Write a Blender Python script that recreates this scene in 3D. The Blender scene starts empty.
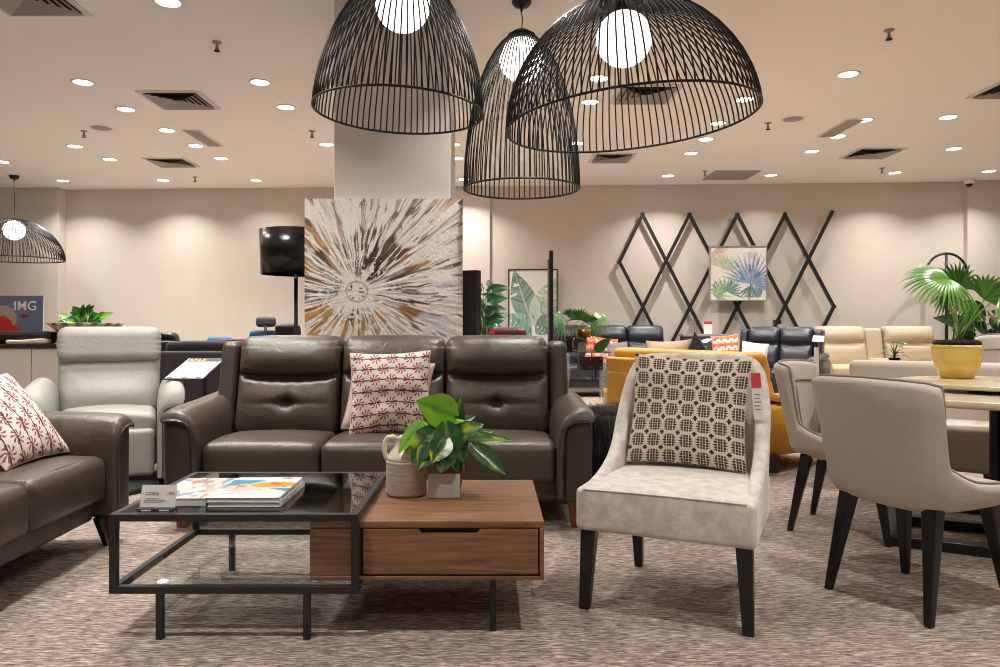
import bpy, bmesh, math, random
import numpy as np
from mathutils import Vector, Matrix
random.seed(11)
PI = math.pi
C = bpy.context.scene.collection
V = Vector

# ---------------------------------------------------------------- mesh builder
class MB:
    def __init__(s):
        s.v, s.f, s.m, s.s, s.c = [], [], [], [], []
        s.hascol = False
    def add(s, vf, M=None, mat=0, smooth=True, col=None):
        vs, fs = vf[0], vf[1]
        b = len(s.v)
        for k, p in enumerate(vs):
            p = V(p)
            s.v.append(tuple(M @ p) if M is not None else tuple(p))
        if col is None:
            s.c += [(1, 1, 1)] * len(vs)
        else:
            s.hascol = True
            s.c += list(col) if (len(col) == len(vs) and not isinstance(col[0], (float, int))) else [tuple(col)] * len(vs)
        for f in fs:
            s.f.append([i + b for i in f]); s.m.append(mat); s.s.append(smooth)
        return s
    def build(s, name, mats, parent=None, loc=None, bevel=0, seg=2, sub=0, wn=False):
        me = bpy.data.meshes.new(name)
        me.from_pydata(s.v, [], s.f)
        if not isinstance(mats, (list, tuple)): mats = [mats]
        for m in mats: me.materials.append(m)
        me.polygons.foreach_set('material_index', s.m)
        me.polygons.foreach_set('use_smooth', s.s)
        if s.hascol:
            at = me.color_attributes.new('Col', 'FLOAT_COLOR', 'POINT')
            a = np.ones((len(s.v), 4), dtype=np.float32); a[:, :3] = np.array(s.c, dtype=np.float32)
            at.data.foreach_set('color', a.ravel())
        bm = bmesh.new(); bm.from_mesh(me)
        bmesh.ops.recalc_face_normals(bm, faces=bm.faces)
        bm.to_mesh(me); bm.free()
        me.update()
        o = bpy.data.objects.new(name, me); C.objects.link(o)
        if parent: o.parent = parent
        if loc: o.location = loc
        if bevel:
            b = o.modifiers.new('bev', 'BEVEL'); b.width = bevel; b.segments = seg; b.limit_method = 'ANGLE'; b.angle_limit = math.radians(35)
        if sub:
            b = o.modifiers.new('sub', 'SUBSURF'); b.levels = sub; b.render_levels = sub
        if wn or bevel:
            o.modifiers.new('wn', 'WEIGHTED_NORMAL')
        return o

def T(x=0, y=0, z=0, rx=0, ry=0, rz=0):
    return Matrix.Translation((x, y, z)) @ Matrix.Rotation(rz, 4, 'Z') @ Matrix.Rotation(ry, 4, 'Y') @ Matrix.Rotation(rx, 4, 'X')

def box(x0, x1, y0, y1, z0, z1):
    v = [(x0,y0,z0),(x1,y0,z0),(x1,y1,z0),(x0,y1,z0),(x0,y0,z1),(x1,y0,z1),(x1,y1,z1),(x0,y1,z1)]
    return v, [(0,3,2,1),(4,5,6,7),(0,1,5,4),(1,2,6,5),(2,3,7,6),(3,0,4,7)]

def frustum(xb, yb, ab, xt, yt, at, z0, z1, bb=None, bt=None):
    bb = bb or ab; bt = bt or at
    v = [(xb+sx*ab, yb+sy*bb, z0) for sx, sy in ((-1,-1),(1,-1),(1,1),(-1,1))]
    v += [(xt+sx*at, yt+sy*bt, z1) for sx, sy in ((-1,-1),(1,-1),(1,1),(-1,1))]
    return v, [(0,3,2,1),(4,5,6,7),(0,1,5,4),(1,2,6,5),(2,3,7,6),(3,0,4,7)]

def _axis(h, r, n, k):
    inner = [-(h-r) + 2*(h-r)*i/n for i in range(n+1)]
    out = [h - r + r*math.tan(PI/4*j/k) for j in range(1, k+1)]
    return [-x for x in reversed(out)] + inner + out

def rbox(size, r, n=(4,4,4), deform=None, center=(0,0,0), k=3):
    h = [s/2 for s in size]; r = min(r, min(h)*.98)
    ax = [_axis(h[i], r, n[i], k) for i in range(3)]
    idx = {}; vs = []; fs = []
    def vid(i, j, l):
        key = (i, j, l)
        if key not in idx:
            p = [ax[0][i], ax[1][j], ax[2][l]]
            q = [max(-(h[a]-r), min(h[a]-r, p[a])) for a in range(3)]
            d = V([p[a]-q[a] for a in range(3)])
            if d.length > 1e-9: d = d.normalized()*r
            w = V(q) + d
            if deform: w = V(deform(w))
            idx[key] = len(vs); vs.append(w + V(center))
        return idx[key]
    N = [len(a)-1 for a in ax]
    for a in range(3):
        b, c = (a+1) % 3, (a+2) % 3
        for e in (0, N[a]):
            for i in range(N[b]):
                for j in range(N[c]):
                    q = []
                    for di, dj in ((0,0),(1,0),(1,1),(0,1)):
                        t = [0,0,0]; t[a] = e; t[b] = i+di; t[c] = j+dj
                        q.append(vid(*t))
                    if e == 0: q.reverse()
                    fs.append(q)
    return vs, fs

def tube(pts, r, sides=8, closed=False, cap=True):
    pts = [V(p) for p in pts]; n = len(pts)
    rs = r if isinstance(r, (list, tuple)) else [r]*n
    vs, fs = [], []
    up = None
    for i, p in enumerate(pts):
        if closed: t = (pts[(i+1) % n] - pts[i-1]).normalized()
        else: t = (pts[min(i+1, n-1)] - pts[max(i-1, 0)]).normalized()
        if up is None:
            up = V((0,0,1)) if abs(t.z) < .9 else V((1,0,0))
        up = (up - t*up.dot(t))
        up = up.normalized() if up.length > 1e-6 else t.orthogonal().normalized()
        s = t.cross(up)
        for k in range(sides):
            a = 2*PI*k/sides
            vs.append(p + (up*math.cos(a) + s*math.sin(a))*rs[i])
    m = n if closed else n-1
    for i in range(m):
        for k in range(sides):
            a, b = i*sides + k, i*sides + (k+1) % sides
            c, d = ((i+1) % n)*sides + (k+1) % sides, ((i+1) % n)*sides + k
            fs.append((a, b, c, d))
    if cap and not closed:
        fs.append(tuple(range(sides))); fs.append(tuple(range((n-1)*sides, n*sides)))
    return vs, fs

def lathe(prof, seg=32, sx=1, sy=1, pw=2.0):
    vs, fs = [], []
    for (r, z) in prof:
        for k in range(seg):
            a = 2*PI*k/seg
            c, s = math.cos(a), math.sin(a)
            if pw != 2.0:
                q = (abs(c)**pw + abs(s)**pw)**(-1/pw); c *= q; s *= q
            vs.append((r*c*sx, r*s*sy, z))
    for i in range(len(prof)-1):
        for k in range(seg):
            fs.append((i*seg+k, i*seg+(k+1) % seg, (i+1)*seg+(k+1) % seg, (i+1)*seg+k))
    if prof[0][0] > 1e-6: fs.append(tuple(range(seg)))
    if prof[-1][0] > 1e-6: fs.append(tuple(range((len(prof)-1)*seg, len(prof)*seg)))
    return vs, fs

def prism(poly, y0, y1):          # poly in XZ, extruded along Y
    n = len(poly)
    vs = [(x, y0, z) for x, z in poly] + [(x, y1, z) for x, z in poly]
    fs = [tuple(range(n)), tuple(range(2*n-1, n-1, -1))]
    for i in range(n): fs.append((i, (i+1) % n, n+(i+1) % n, n+i))
    return vs, fs

def slab(poly, z0, z1):           # poly in XY, extruded along Z
    n = len(poly)
    vs = [(x, y, z0) for x, y in poly] + [(x, y, z1) for x, y in poly]
    fs = [tuple(range(n)), tuple(range(2*n-1, n-1, -1))]
    for i in range(n): fs.append((i, (i+1) % n, n+(i+1) % n, n+i))
    return vs, fs

def grid(fn, nu, nv):
    vs = [fn(i/nu, j/nv) for j in range(nv+1) for i in range(nu+1)]
    fs = [(j*(nu+1)+i, j*(nu+1)+i+1, (j+1)*(nu+1)+i+1, (j+1)*(nu+1)+i) for j in range(nv) for i in range(nu)]
    return vs, fs

def shell(st, th):
    """Upholstered wall lofted along stations (x, y, nx, ny, z0, z1, lean): n points outwards."""
    vs, fs = [], []
    h = th/2; m = None
    for (x, y, nx, ny, z0, z1, lean) in st:
        sec = [(-h*.5, z0), (-h, z0 + .03)]
        for k in range(1, 6): sec.append((-h, z0+.03 + (z1-h-z0-.03)*k/5))
        for k in range(1, 6): sec.append((-h*math.cos(PI*k/6), z1-h + h*math.sin(PI*k/6)))
        for k in range(5, 0, -1): sec.append((h, z0+.03 + (z1-h-z0-.03)*k/5))
        sec += [(h, z0+.03), (h*.5, z0)]
        sec = [(-a, b) for a, b in sec]
        m = len(sec)
        for (o, z) in sec:
            d = o + lean(z)
            vs.append((x + nx*d, y + ny*d, z))
    for i in range(len(st)-1):
        for k in range(m):
            fs.append((i*m+k, i*m+(k+1) % m, (i+1)*m+(k+1) % m, (i+1)*m+k))
    fs.append(tuple(range(m))); fs.append(tuple(range((len(st)-1)*m, len(st)*m)))
    return vs, fs, m

# ---------------------------------------------------------------- naming
def thing(name, label, cat, loc=(0,0,0), rz=0, group=None):
    o = bpy.data.objects.new(name, None); C.objects.link(o)
    o.empty_display_size = .05
    o.location = loc; o.rotation_euler = (0, 0, rz)
    o['label'] = label; o['category'] = cat
    if group: o['group'] = group
    return o
def tag(o, label, cat, group=None, kind=None):
    o['label'] = label; o['category'] = cat
    if group: o['group'] = group
    if kind: o['kind'] = kind
    return o
def struct(o):
    o['kind'] = 'structure'; return o
def kids(o): return [c for c in bpy.data.objects if c.parent == o]
def dup(o, label=None, loc=None, rz=None, group=None, parent=None):
    c = o.copy(); C.objects.link(c)
    if parent: c.parent = parent
    if label: c['label'] = label
    if loc: c.location = loc
    if rz is not None: c.rotation_euler = (0, 0, rz)
    if group: c['group'] = group
    for k in kids(o): dup(k, parent=c)
    return c

CX, CY, F, H = 490.0, 325.0, 750.0, 1.12
def at(px, py, Y): return ((px-CX)*Y/F, Y, H - (py-CY)*Y/F)
CEIL = 3.55
def onceil(px, py):
    Y = F*(CEIL-H)/(CY-py); return ((px-CX)*Y/F, Y)
def wallY(X): return 13.15 - .0514*X
WROT = -math.atan(.0514)

# ---------------------------------------------------------------- materials
def lin(r, g, b):
    f = lambda c: (c/255/12.92 if c/255 <= .04045 else ((c/255+.055)/1.055)**2.4)
    return (f(r), f(g), f(b))
def newmat(name):
    m = bpy.data.materials.new(name); m.use_nodes = True
    nt = m.node_tree; b = nt.nodes['Principled BSDF']
    return m, nt, b
def L(nt, a, ai, b, bi): nt.links.new(a.outputs[ai], b.inputs[bi])
def mat(name, col, rough=.5, metal=0, var=0, vscale=8, bump=0, bscale=60, spec=.5, sheen=0, coat=0, stretch=(1,1,1), vcol=False, col2=None, detail=3, sss=0, trans=0):
    m, nt, b = newmat(name)
    b.inputs['Base Color'].default_value = (*col, 1)
    b.inputs['Roughness'].default_value = rough
    b.inputs['Metallic'].default_value = metal
    b.inputs['Specular IOR Level'].default_value = spec
    if sheen: b.inputs['Sheen Weight'].default_value = sheen
    if coat: b.inputs['Coat Weight'].default_value = coat; b.inputs['Coat Roughness'].default_value = .15
    if var or bump or vcol:
        tc = nt.nodes.new('ShaderNodeTexCoord'); mp = nt.nodes.new('ShaderNodeMapping')
        mp.inputs['Scale'].default_value = stretch
        L(nt, tc, 'Object', mp, 'Vector')
    last = None
    if vcol:
        a = nt.nodes.new('ShaderNodeAttribute'); a.attribute_name = 'Col'; last = (a, 'Color')
        L(nt, a, 'Color', b, 'Base Color')
    if var:
        nz = nt.nodes.new('ShaderNodeTexNoise'); nz.inputs['Scale'].default_value = vscale; nz.inputs['Detail'].default_value = detail
        L(nt, mp, 'Vector', nz, 'Vector')
        cr = nt.nodes.new('ShaderNodeValToRGB')
        c2 = col2 or tuple(c*(1-var) for c in col)
        cr.color_ramp.elements[0].position = .35; cr.color_ramp.elements[1].position = .65
        if vcol:
            cr.color_ramp.elements[0].color = (1-var,)*3 + (1,); cr.color_ramp.elements[1].color = (1,1,1,1)
            mx = nt.nodes.new('ShaderNodeMix'); mx.data_type = 'RGBA'; mx.blend_type = 'MULTIPLY'; mx.inputs[0].default_value = 1
            L(nt, nz, 'Fac', cr, 'Fac')
            nt.links.new(last[0].outputs[last[1]], mx.inputs[6]); nt.links.new(cr.outputs[0], mx.inputs[7])
            nt.links.new(mx.outputs[2], b.inputs['Base Color'])
        else:
            cr.color_ramp.elements[0].color = (*c2, 1); cr.color_ramp.elements[1].color = (*col, 1)
            L(nt, nz, 'Fac', cr, 'Fac'); L(nt, cr, 'Color', b, 'Base Color')
    if bump:
        n2 = nt.nodes.new('ShaderNodeTexNoise'); n2.inputs['Scale'].default_value = bscale; n2.inputs['Detail'].default_value = 4
        L(nt, mp, 'Vector', n2, 'Vector')
        bp = nt.nodes.new('ShaderNodeBump'); bp.inputs['Strength'].default_value = bump; bp.inputs['Distance'].default_value = .01
        L(nt, n2, 'Fac', bp, 'Height'); L(nt, bp, 'Normal', b, 'Normal')
    return m
def emis(name, col, st):
    m, nt, b = newmat(name)
    b.inputs['Base Color'].default_value = (.9, .9, .9, 1)
    b.inputs['Emission Color'].default_value = (*col, 1); b.inputs['Emission Strength'].default_value = st
    return m
def glassmat(name, tint, ior=1.5, gloss=1.0, rough=.02):
    m = bpy.data.materials.new(name); m.use_nodes = True; nt = m.node_tree; nt.nodes.clear()
    out = nt.nodes.new('ShaderNodeOutputMaterial'); mx = nt.nodes.new('ShaderNodeMixShader')
    tr = nt.nodes.new('ShaderNodeBsdfTransparent'); tr.inputs[0].default_value = (*tint, 1)
    gl = nt.nodes.new('ShaderNodeBsdfGlossy'); gl.inputs['Roughness'].default_value = rough
    lw = nt.nodes.new('ShaderNodeLayerWeight'); lw.inputs[0].default_value = .5
    pw = nt.nodes.new('ShaderNodeMath'); pw.operation = 'POWER'; pw.inputs[1].default_value = 5
    fr = nt.nodes.new('ShaderNodeMath'); fr.operation = 'MULTIPLY_ADD'; fr.inputs[1].default_value = gloss; fr.inputs[2].default_value = ((ior-1)/(ior+1))**2
    nt.links.new(lw.outputs['Facing'], pw.inputs[0]); L(nt, pw, 0, fr, 0)
    L(nt, fr, 0, mx, 0); L(nt, tr, 0, mx, 1); L(nt, gl, 0, mx, 2); L(nt, mx, 0, out, 0)
    return m
def leathermat(name, col, rough=.38, var=.18):
    m, nt, b = newmat(name)
    tc = nt.nodes.new('ShaderNodeTexCoord')
    n1 = nt.nodes.new('ShaderNodeTexNoise'); n1.inputs['Scale'].default_value = 5; n1.inputs['Detail'].default_value = 5
    vo = nt.nodes.new('ShaderNodeTexVoronoi'); vo.inputs['Scale'].default_value = 260
    n2 = nt.nodes.new('ShaderNodeTexNoise'); n2.inputs['Scale'].default_value = 14; n2.inputs['Detail'].default_value = 6; n2.inputs['Distortion'].default_value = .8
    for n in (n1, vo, n2): L(nt, tc, 'Object', n, 'Vector')
    cr = nt.nodes.new('ShaderNodeValToRGB')
    cr.color_ramp.elements[0].position = .3; cr.color_ramp.elements[1].position = .7
    cr.color_ramp.elements[0].color = (*[c*(1-var) for c in col], 1); cr.color_ramp.elements[1].color = (*col, 1)
    L(nt, n1, 'Fac', cr, 'Fac'); L(nt, cr, 'Color', b, 'Base Color')
    b.inputs['Roughness'].default_value = rough
    b1 = nt.nodes.new('ShaderNodeBump'); b1.inputs['Strength'].default_value = .12; b1.inputs['Distance'].default_value = .003
    L(nt, vo, 'Distance', b1, 'Height')
    b2 = nt.nodes.new('ShaderNodeBump'); b2.inputs['Strength'].default_value = .35; b2.inputs['Distance'].default_value = .012
    L(nt, n2, 'Fac', b2, 'Height'); L(nt, b1, 'Normal', b2, 'Normal'); L(nt, b2, 'Normal', b, 'Normal')
    return m
def woodmat(name, c1, c2, rough=.42, axis='X'):
    m, nt, b = newmat(name)
    tc = nt.nodes.new('ShaderNodeTexCoord'); mp = nt.nodes.new('ShaderNodeMapping')
    mp.inputs['Scale'].default_value = {'X': (1.2, 22, 22), 'Y': (22, 1.2, 22), 'Z': (22, 22, 1.2)}[axis]
    L(nt, tc, 'Object', mp, 'Vector')
    n = nt.nodes.new('ShaderNodeTexNoise'); n.inputs['Scale'].default_value = 2.2; n.inputs['Detail'].default_value = 8; n.inputs['Roughness'].default_value = .65; n.inputs['Distortion'].default_value = .9
    L(nt, mp, 'Vector', n, 'Vector')
    cr = nt.nodes.new('ShaderNodeValToRGB')
    cr.color_ramp.elements[0].position = .33; cr.color_ramp.elements[1].position = .68
    cr.color_ramp.elements[0].color = (*c1, 1); cr.color_ramp.elements[1].color = (*c2, 1)
    L(nt, n, 'Fac', cr, 'Fac'); L(nt, cr, 'Color', b, 'Base Color')
    b.inputs['Roughness'].default_value = rough
    bp = nt.nodes.new('ShaderNodeBump'); bp.inputs['Strength'].default_value = .08; bp.inputs['Distance'].default_value = .004
    L(nt, n, 'Fac', bp, 'Height'); L(nt, bp, 'Normal', b, 'Normal')
    return m
def carpetmat():
    m, nt, b = newmat('carpet')
    tc = nt.nodes.new('ShaderNodeTexCoord')
    def nz(scale, sc, det=4):
        mp = nt.nodes.new('ShaderNodeMapping'); mp.inputs['Scale'].default_value = scale
        n = nt.nodes.new('ShaderNodeTexNoise'); n.inputs['Scale'].default_value = sc; n.inputs['Detail'].default_value = det; n.inputs['Roughness'].default_value = .7
        L(nt, tc, 'Object', mp, 'Vector'); L(nt, mp, 'Vector', n, 'Vector'); return n
    a = nz((7, 72, 1), 2.2, 3); c = nz((5, 30, 1), 1.6, 3); d = nz((8, 80, 1), 2.9, 3); e2 = nz((.5, 2.2, 1), 1.0, 2)
    def madd(n, k, prev=None):
        m_ = nt.nodes.new('ShaderNodeMath'); m_.operation = 'MULTIPLY_ADD'; m_.inputs[1].default_value = k; m_.inputs[2].default_value = 0
        L(nt, n, 'Fac', m_, 0)
        if prev: L(nt, prev, 0, m_, 2)
        return m_
    mx = madd(d, .40, madd(e2, .05, madd(c, .17, madd(a, .38))))
    cr = nt.nodes.new('ShaderNodeValToRGB'); r = cr.color_ramp
    r.elements[0].position = .415; r.elements[0].color = (*CARPET[0], 1)
    r.elements[1].position = .60; r.elements[1].color = (*CARPET[2], 1)
    e = r.elements.new(.505); e.color = (*CARPET[1], 1)
    L(nt, mx, 0, cr, 'Fac'); L(nt, cr, 'Color', b, 'Base Color')
    b.inputs['Roughness'].default_value = .95; b.inputs['Specular IOR Level'].default_value = .15
    bp = nt.nodes.new('ShaderNodeBump'); bp.inputs['Strength'].default_value = .4; bp.inputs['Distance'].default_value = .006
    L(nt, d, 'Fac', bp, 'Height'); L(nt, bp, 'Normal', b, 'Normal')
    return m
CARPET = [lin(74, 64, 60), lin(144, 130, 121), lin(222, 207, 193)]
M = {}
M['carpet'] = carpetmat()
M['wall'] = mat('wall_paint', lin(206, 199, 190), .8, var=.03, vscale=3, bump=.05, bscale=120)
M['ceil'] = mat('ceiling_paint', lin(246, 244, 239), .85, bump=.03, bscale=80)
M['pillar'] = mat('pillar_paint', lin(212, 205, 198), .75, bump=.05, bscale=120)
M['leather'] = leathermat('taupe_leather', lin(80, 71, 61), .38)
M['leather_dark'] = leathermat('taupe_leather_base', lin(70, 62, 54), .42)
M['palegrey'] = leathermat('pale_grey_leather', lin(156, 155, 149), .5, .05)
M['navy'] = leathermat('navy_leather', lin(38, 41, 52), .36)
M['cream'] = leathermat('cream_leather', lin(184, 166, 140), .48, .08)
M['mustard'] = leathermat('mustard_leather', lin(222, 162, 58), .42, .12)
M['purple'] = mat('aubergine_fabric', lin(48, 38, 42), .8, var=.2, bump=.2, bscale=200, sheen=.2)
M['burgundy'] = leathermat('burgundy_leather', lin(88, 40, 46), .35)
M['blackleather'] = leathermat('black_leather', lin(32, 31, 30), .36)
M['black'] = mat('black_satin', lin(28, 27, 27), .42)
M['blackwire'] = mat('black_wire', lin(24, 22, 22), .5)
M['gloss_black'] = mat('gloss_black', lin(12, 12, 13), .22, bump=.15, bscale=14, stretch=(6,6,.6))
M['ironframe'] = mat('iron_frame', lin(44, 43, 43), .45, metal=.3)
M['walnut'] = woodmat('walnut', lin(98, 66, 44), lin(152, 112, 80))
M['walnut_dark'] = mat('walnut_gap', lin(30, 20, 14), .7)
M['legwood'] = woodmat('reddish_leg_wood', lin(120, 62, 36), lin(160, 90, 56), axis='Z')
M['white'] = mat('white_plastic', lin(235, 232, 228), .4)
M['offwhite'] = mat('offwhite_lacquer', lin(214, 206, 198), .5)
M['darktop'] = mat('dark_brown_top', lin(56, 44, 42), .35)
M['glass'] = glassmat('clear_glass', (.93, .95, .94), 1.4, .5)
M['glass_top'] = glassmat('grey_glass', (.62, .64, .64), 1.9, .9)
M['acrylic'] = glassmat('acrylic', (.97, .97, .97), 1.3, .4)
M['smokeglass'] = glassmat('smoked_glass', (.95, .90, .86), 1.4)
M['gold'] = mat('brass', lin(190, 140, 62), .3, metal=1)
M['copper'] = mat('copper_leg', lin(196, 128, 92), .3, metal=1)
M['chairfab'] = mat('greige_fabric', lin(204, 196, 187), .9, var=.14, vscale=240, bump=.35, bscale=420, sheen=.15)
M['chairpipe'] = mat('greige_piping', lin(150, 138, 128), .85)
M['velvet'] = mat('pale_velvet', lin(226, 220, 212), .72, var=.26, vscale=22, bump=.12, bscale=60, sheen=.35, detail=5)
M['benchfab'] = mat('bench_fabric', lin(196, 186, 176), .9, bump=.2, bscale=300)
M['blackleg'] = mat('black_leg_lacquer', lin(20, 19, 20), .3)
M['marble'] = mat('cream_stone', lin(222, 212, 184), .18, var=.12, vscale=4, detail=6)
M['yellowglaze'] = mat('yellow_glaze', lin(238, 212, 128), .25, var=.25, vscale=3, col2=lin(228, 188, 84), coat=.4, stretch=(1,1,5))
M['soil'] = mat('black_soil', lin(26, 23, 22), .9, bump=1, bscale=60)
M['terracotta'] = mat('terracotta', lin(156, 84, 58), .7, var=.15, vscale=12)
M['stoneware'] = mat('stoneware_body', lin(196, 184, 170), .6, var=.18, vscale=9, stretch=(1,1,7), bump=.2, bscale=20)
M['glaze'] = mat('cream_glaze', lin(226, 218, 198), .3)
M['greypot'] = mat('grey_pot', lin(92, 88, 86), .6)
M['leafv'] = mat('leaf', (1,1,1), .28, vcol=True, spec=.5)
M['paint'] = mat('painted_canvas', (1,1,1), .75, vcol=True)
M['cloth'] = mat('printed_cotton', (1,1,1), .9, vcol=True, bump=.2, bscale=300)
M['knit'] = mat('woven_wool', (1,1,1), .95, vcol=True, bump=.5, bscale=240)
M['print'] = mat('printed_paper', (1,1,1), .3, vcol=True)
M['silver'] = mat('silver_frame', lin(176, 170, 162), .35, metal=.6)
M['canvas_edge'] = mat('canvas_edge', lin(206, 202, 196), .8)
M['vent_white'] = mat('vent_white', lin(216, 212, 206), .5)
M['vent_grey'] = mat('vent_grey', lin(150, 146, 142), .5)
M['vent_dark'] = mat('vent_dark', lin(34, 32, 30), .8)
M['steel'] = mat('steel', lin(150, 146, 142), .3, metal=1)
M['paper'] = mat('paper', lin(238, 236, 234), .5)
M['page'] = mat('page_edges', lin(226, 222, 216), .7, var=.15, vscale=3, stretch=(1,1,200))
M['ink_dark'] = mat('ink_dark', lin(52, 50, 54), .6)
M['ink_red'] = mat('ink_red', lin(206, 58, 70), .6)
M['ink_white'] = mat('ink_white', lin(240, 240, 240), .6)
M['teal'] = mat('teal_cover', lin(30, 130, 136), .3)
M['blue'] = mat('blue_fabric', lin(56, 106, 168), .8, bump=.2, bscale=200)
M['petrol'] = mat('petrol_fabric', lin(32, 84, 116), .8, bump=.2, bscale=200)
M['dgrey'] = mat('dark_grey_fabric', lin(72, 70, 74), .8)
M['rust'] = woodmat('rust_wood', lin(112, 58, 34), lin(150, 84, 50))
M['fur'] = mat('black_fur', lin(16, 16, 19), .7, sheen=.3)
M['shag'] = mat('shag_pile', lin(180, 156, 134), .95, var=.35, vscale=40, bump=1, bscale=60)
M['globe'] = emis('opal_globe', (1, .96, .92), 3.2)
M['lens'] = emis('downlight_lens', (1, .94, .87), 14)
M['lens_dim'] = emis('downlight_lens_dim', (1, .94, .87), 5)
M['tagcol'] = mat('tag_red', lin(214, 70, 84), .5)

# ---------------------------------------------------------------- noise + rasters
def h2(ix, iy, s):
    n = (ix.astype(np.int64)*374761393 + iy.astype(np.int64)*668265263 + s*1274126177) & 0x7fffffff
    n = ((n ^ (n >> 13))*1274126177) & 0x7fffffff
    n = n ^ (n >> 16)
    return (n % 100003)/100003.0
def vn(x, y, s=0):
    x = np.asarray(x, float); y = np.asarray(y, float)
    ix = np.floor(x); iy = np.floor(y); fx = x-ix; fy = y-iy
    fx = fx*fx*(3-2*fx); fy = fy*fy*(3-2*fy)
    a = h2(ix, iy, s); b = h2(ix+1, iy, s); c = h2(ix, iy+1, s); d = h2(ix+1, iy+1, s)
    return (a*(1-fx)+b*fx)*(1-fy) + (c*(1-fx)+d*fx)*fy
def mixc(base, col, m):
    m = np.clip(m, 0, 1)[..., None]; return base*(1-m) + np.array(col)*m
def sst(a, b, x):
    t = np.clip((x-a)/(b-a), 0, 1); return t*t*(3-2*t)
def uvgrid(nu, nv):
    j, i = np.meshgrid(np.arange(nv+1), np.arange(nu+1), indexing='ij')
    return i/nu, j/nv          # u right, v up
def collist(c): return [tuple(x) for x in c.reshape(-1, 3)]

def burst(u, v, asp=1.0):
    cx, cy = .33, .40
    u = u + .012*(vn(u*14, v*14, 31)-.5); v = v + .012*(vn(u*14, v*14, 32)-.5)
    dx, dy = (u-cx)*asp, v-cy
    r = np.hypot(dx, dy)+1e-6; th = np.arctan2(dy, dx)
    base = np.ones(u.shape+(3,))*np.array(lin(222, 216, 208))
    def st(k, s, rs=3.0):        # streaks that run outwards, broken along their length
        a = vn(th*k+40, r*rs + 4*vn(th*5+9, r*2, s+50), s)
        b = vn(th*k*2.3+80, r*rs*2.2, s+70)
        return a*.62+b*.38
    far = sst(.16, .5, r)
    up = .35+.65*sst(-.2, .5, dy)
    base = mixc(base, lin(200, 178, 154), sst(.50, .62, st(9, 1, 2))*far*up)
    base = mixc(base, lin(176, 146, 116), sst(.57, .66, st(16, 2, 3))*far*up*.9)
    base = mixc(base, lin(140, 112, 88), sst(.64, .70, st(22, 3, 4))*far*.7*up)
    base = mixc(base, lin(176, 180, 204), sst(.60, .70, st(10, 6, 4))*sst(.15, .35, r)*(1-sst(.55, .8, r))*.8*(dx > -.1))
    base = mixc(base, lin(236, 232, 226), sst(.47, .56, st(20, 4, 3)))
    def petal(th0, dth, r0, r1, col, k, s, lo, hi, amt=1.0):
        nonlocal base
        d = np.abs((th-th0+np.pi) % (2*np.pi)-np.pi)
        edge = r1*(.75+.5*vn(th*9+s, th*0+s, s+90))
        m = (1-sst(dth*.6, dth, d))*sst(r0, r0+.05, r)*(1-sst(edge*.9, edge, r))
        base = mixc(base, col, m*sst(lo, hi, st(k, s, 4))*amt)
    petal(1.05, .75, .07, .40, lin(104, 78, 60), 14, 7, .30, .42)
    petal(1.30, .48, .06, .36, lin(56, 42, 36), 17, 8, .34, .46)
    petal(.75, .35, .06, .26, lin(50, 38, 32), 20, 18, .3, .42)
    petal(.48, .22, .30, .50, lin(168, 128, 88), 12, 9, .3, .45)
    petal(.22, .25, .16, .46, lin(84, 66, 56), 18, 10, .42, .5)
    petal(-.22, .28, .10, .46, lin(78, 62, 54), 18, 11, .38, .48)
    petal(-.42, .22, .26, .44, lin(158, 116, 74), 13, 12, .3, .45)
    petal(-1.55, 1.15, .13, .30, lin(172, 126, 74), 12, 13, .34, .46)
    petal(-1.75, .9, .08, .24, lin(92, 68, 50), 18, 14, .48, .56)
    petal(2.62, .75, .12, .60, lin(178, 136, 90), 11, 15, .40, .5)
    petal(3.05, .70, .08, .50, lin(96, 86, 84), 14, 16, .40, .5)
    petal(3.35, .40, .12, .60, lin(140, 150, 186), 12, 17, .52, .6, .9)
    petal(3.75, .45, .16, .60, lin(182, 138, 84), 11, 19, .36, .48)
    petal(2.15, .5, .10, .34, lin(82, 66, 58), 20, 20, .45, .53)
    base = mixc(base, lin(72, 62, 56), sst(.655, .68, st(34, 13, 9))*sst(.1, .3, r)*.75)
    base = mixc(base, lin(238, 234, 228), sst(.55, .61, st(30, 24, 5))*sst(.05, .2, r)*.95)
    core = 1-sst(.6, 1.0, r/(.085+.17*vn(th*7+3, th*0, 15)**1.6))
    base = mixc(base, lin(228, 222, 214), core*.95)
    base = mixc(base, lin(232, 228, 220), sst(.70, .76, vn(u*60, v*60, 16))*np.exp(-((r-.16)/.09)**2))
    base = mixc(base, lin(70, 54, 44), sst(.72, .78, vn(u*70, v*70, 17))*(r < .055))
    base = mixc(base, lin(168, 126, 84), np.exp(-((r-.066)/.006)**2)*.8)
    return base

def burst_relief(u, v):
    cx, cy = .33, .40
    r = np.hypot(u-cx, v-cy); th = np.arctan2(v-cy, u-cx)
    return .0025*vn(th*24, r*5, 21) + .002*vn(u*70, v*70, 22)

def leafshape(u, v, x, y, ang, Ln, W):
    dx, dy = u-x, v-y
    a = dx*math.cos(ang) + dy*math.sin(ang); b = -dx*math.sin(ang) + dy*math.cos(ang)
    t = np.clip(a/Ln, 0, 1)
    w = W*np.sin(PI*t**.75)
    ins = (a > 0)*(a < Ln)*(np.abs(b) < w)
    return ins, t, b/np.maximum(w, 1e-5), a, b

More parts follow.
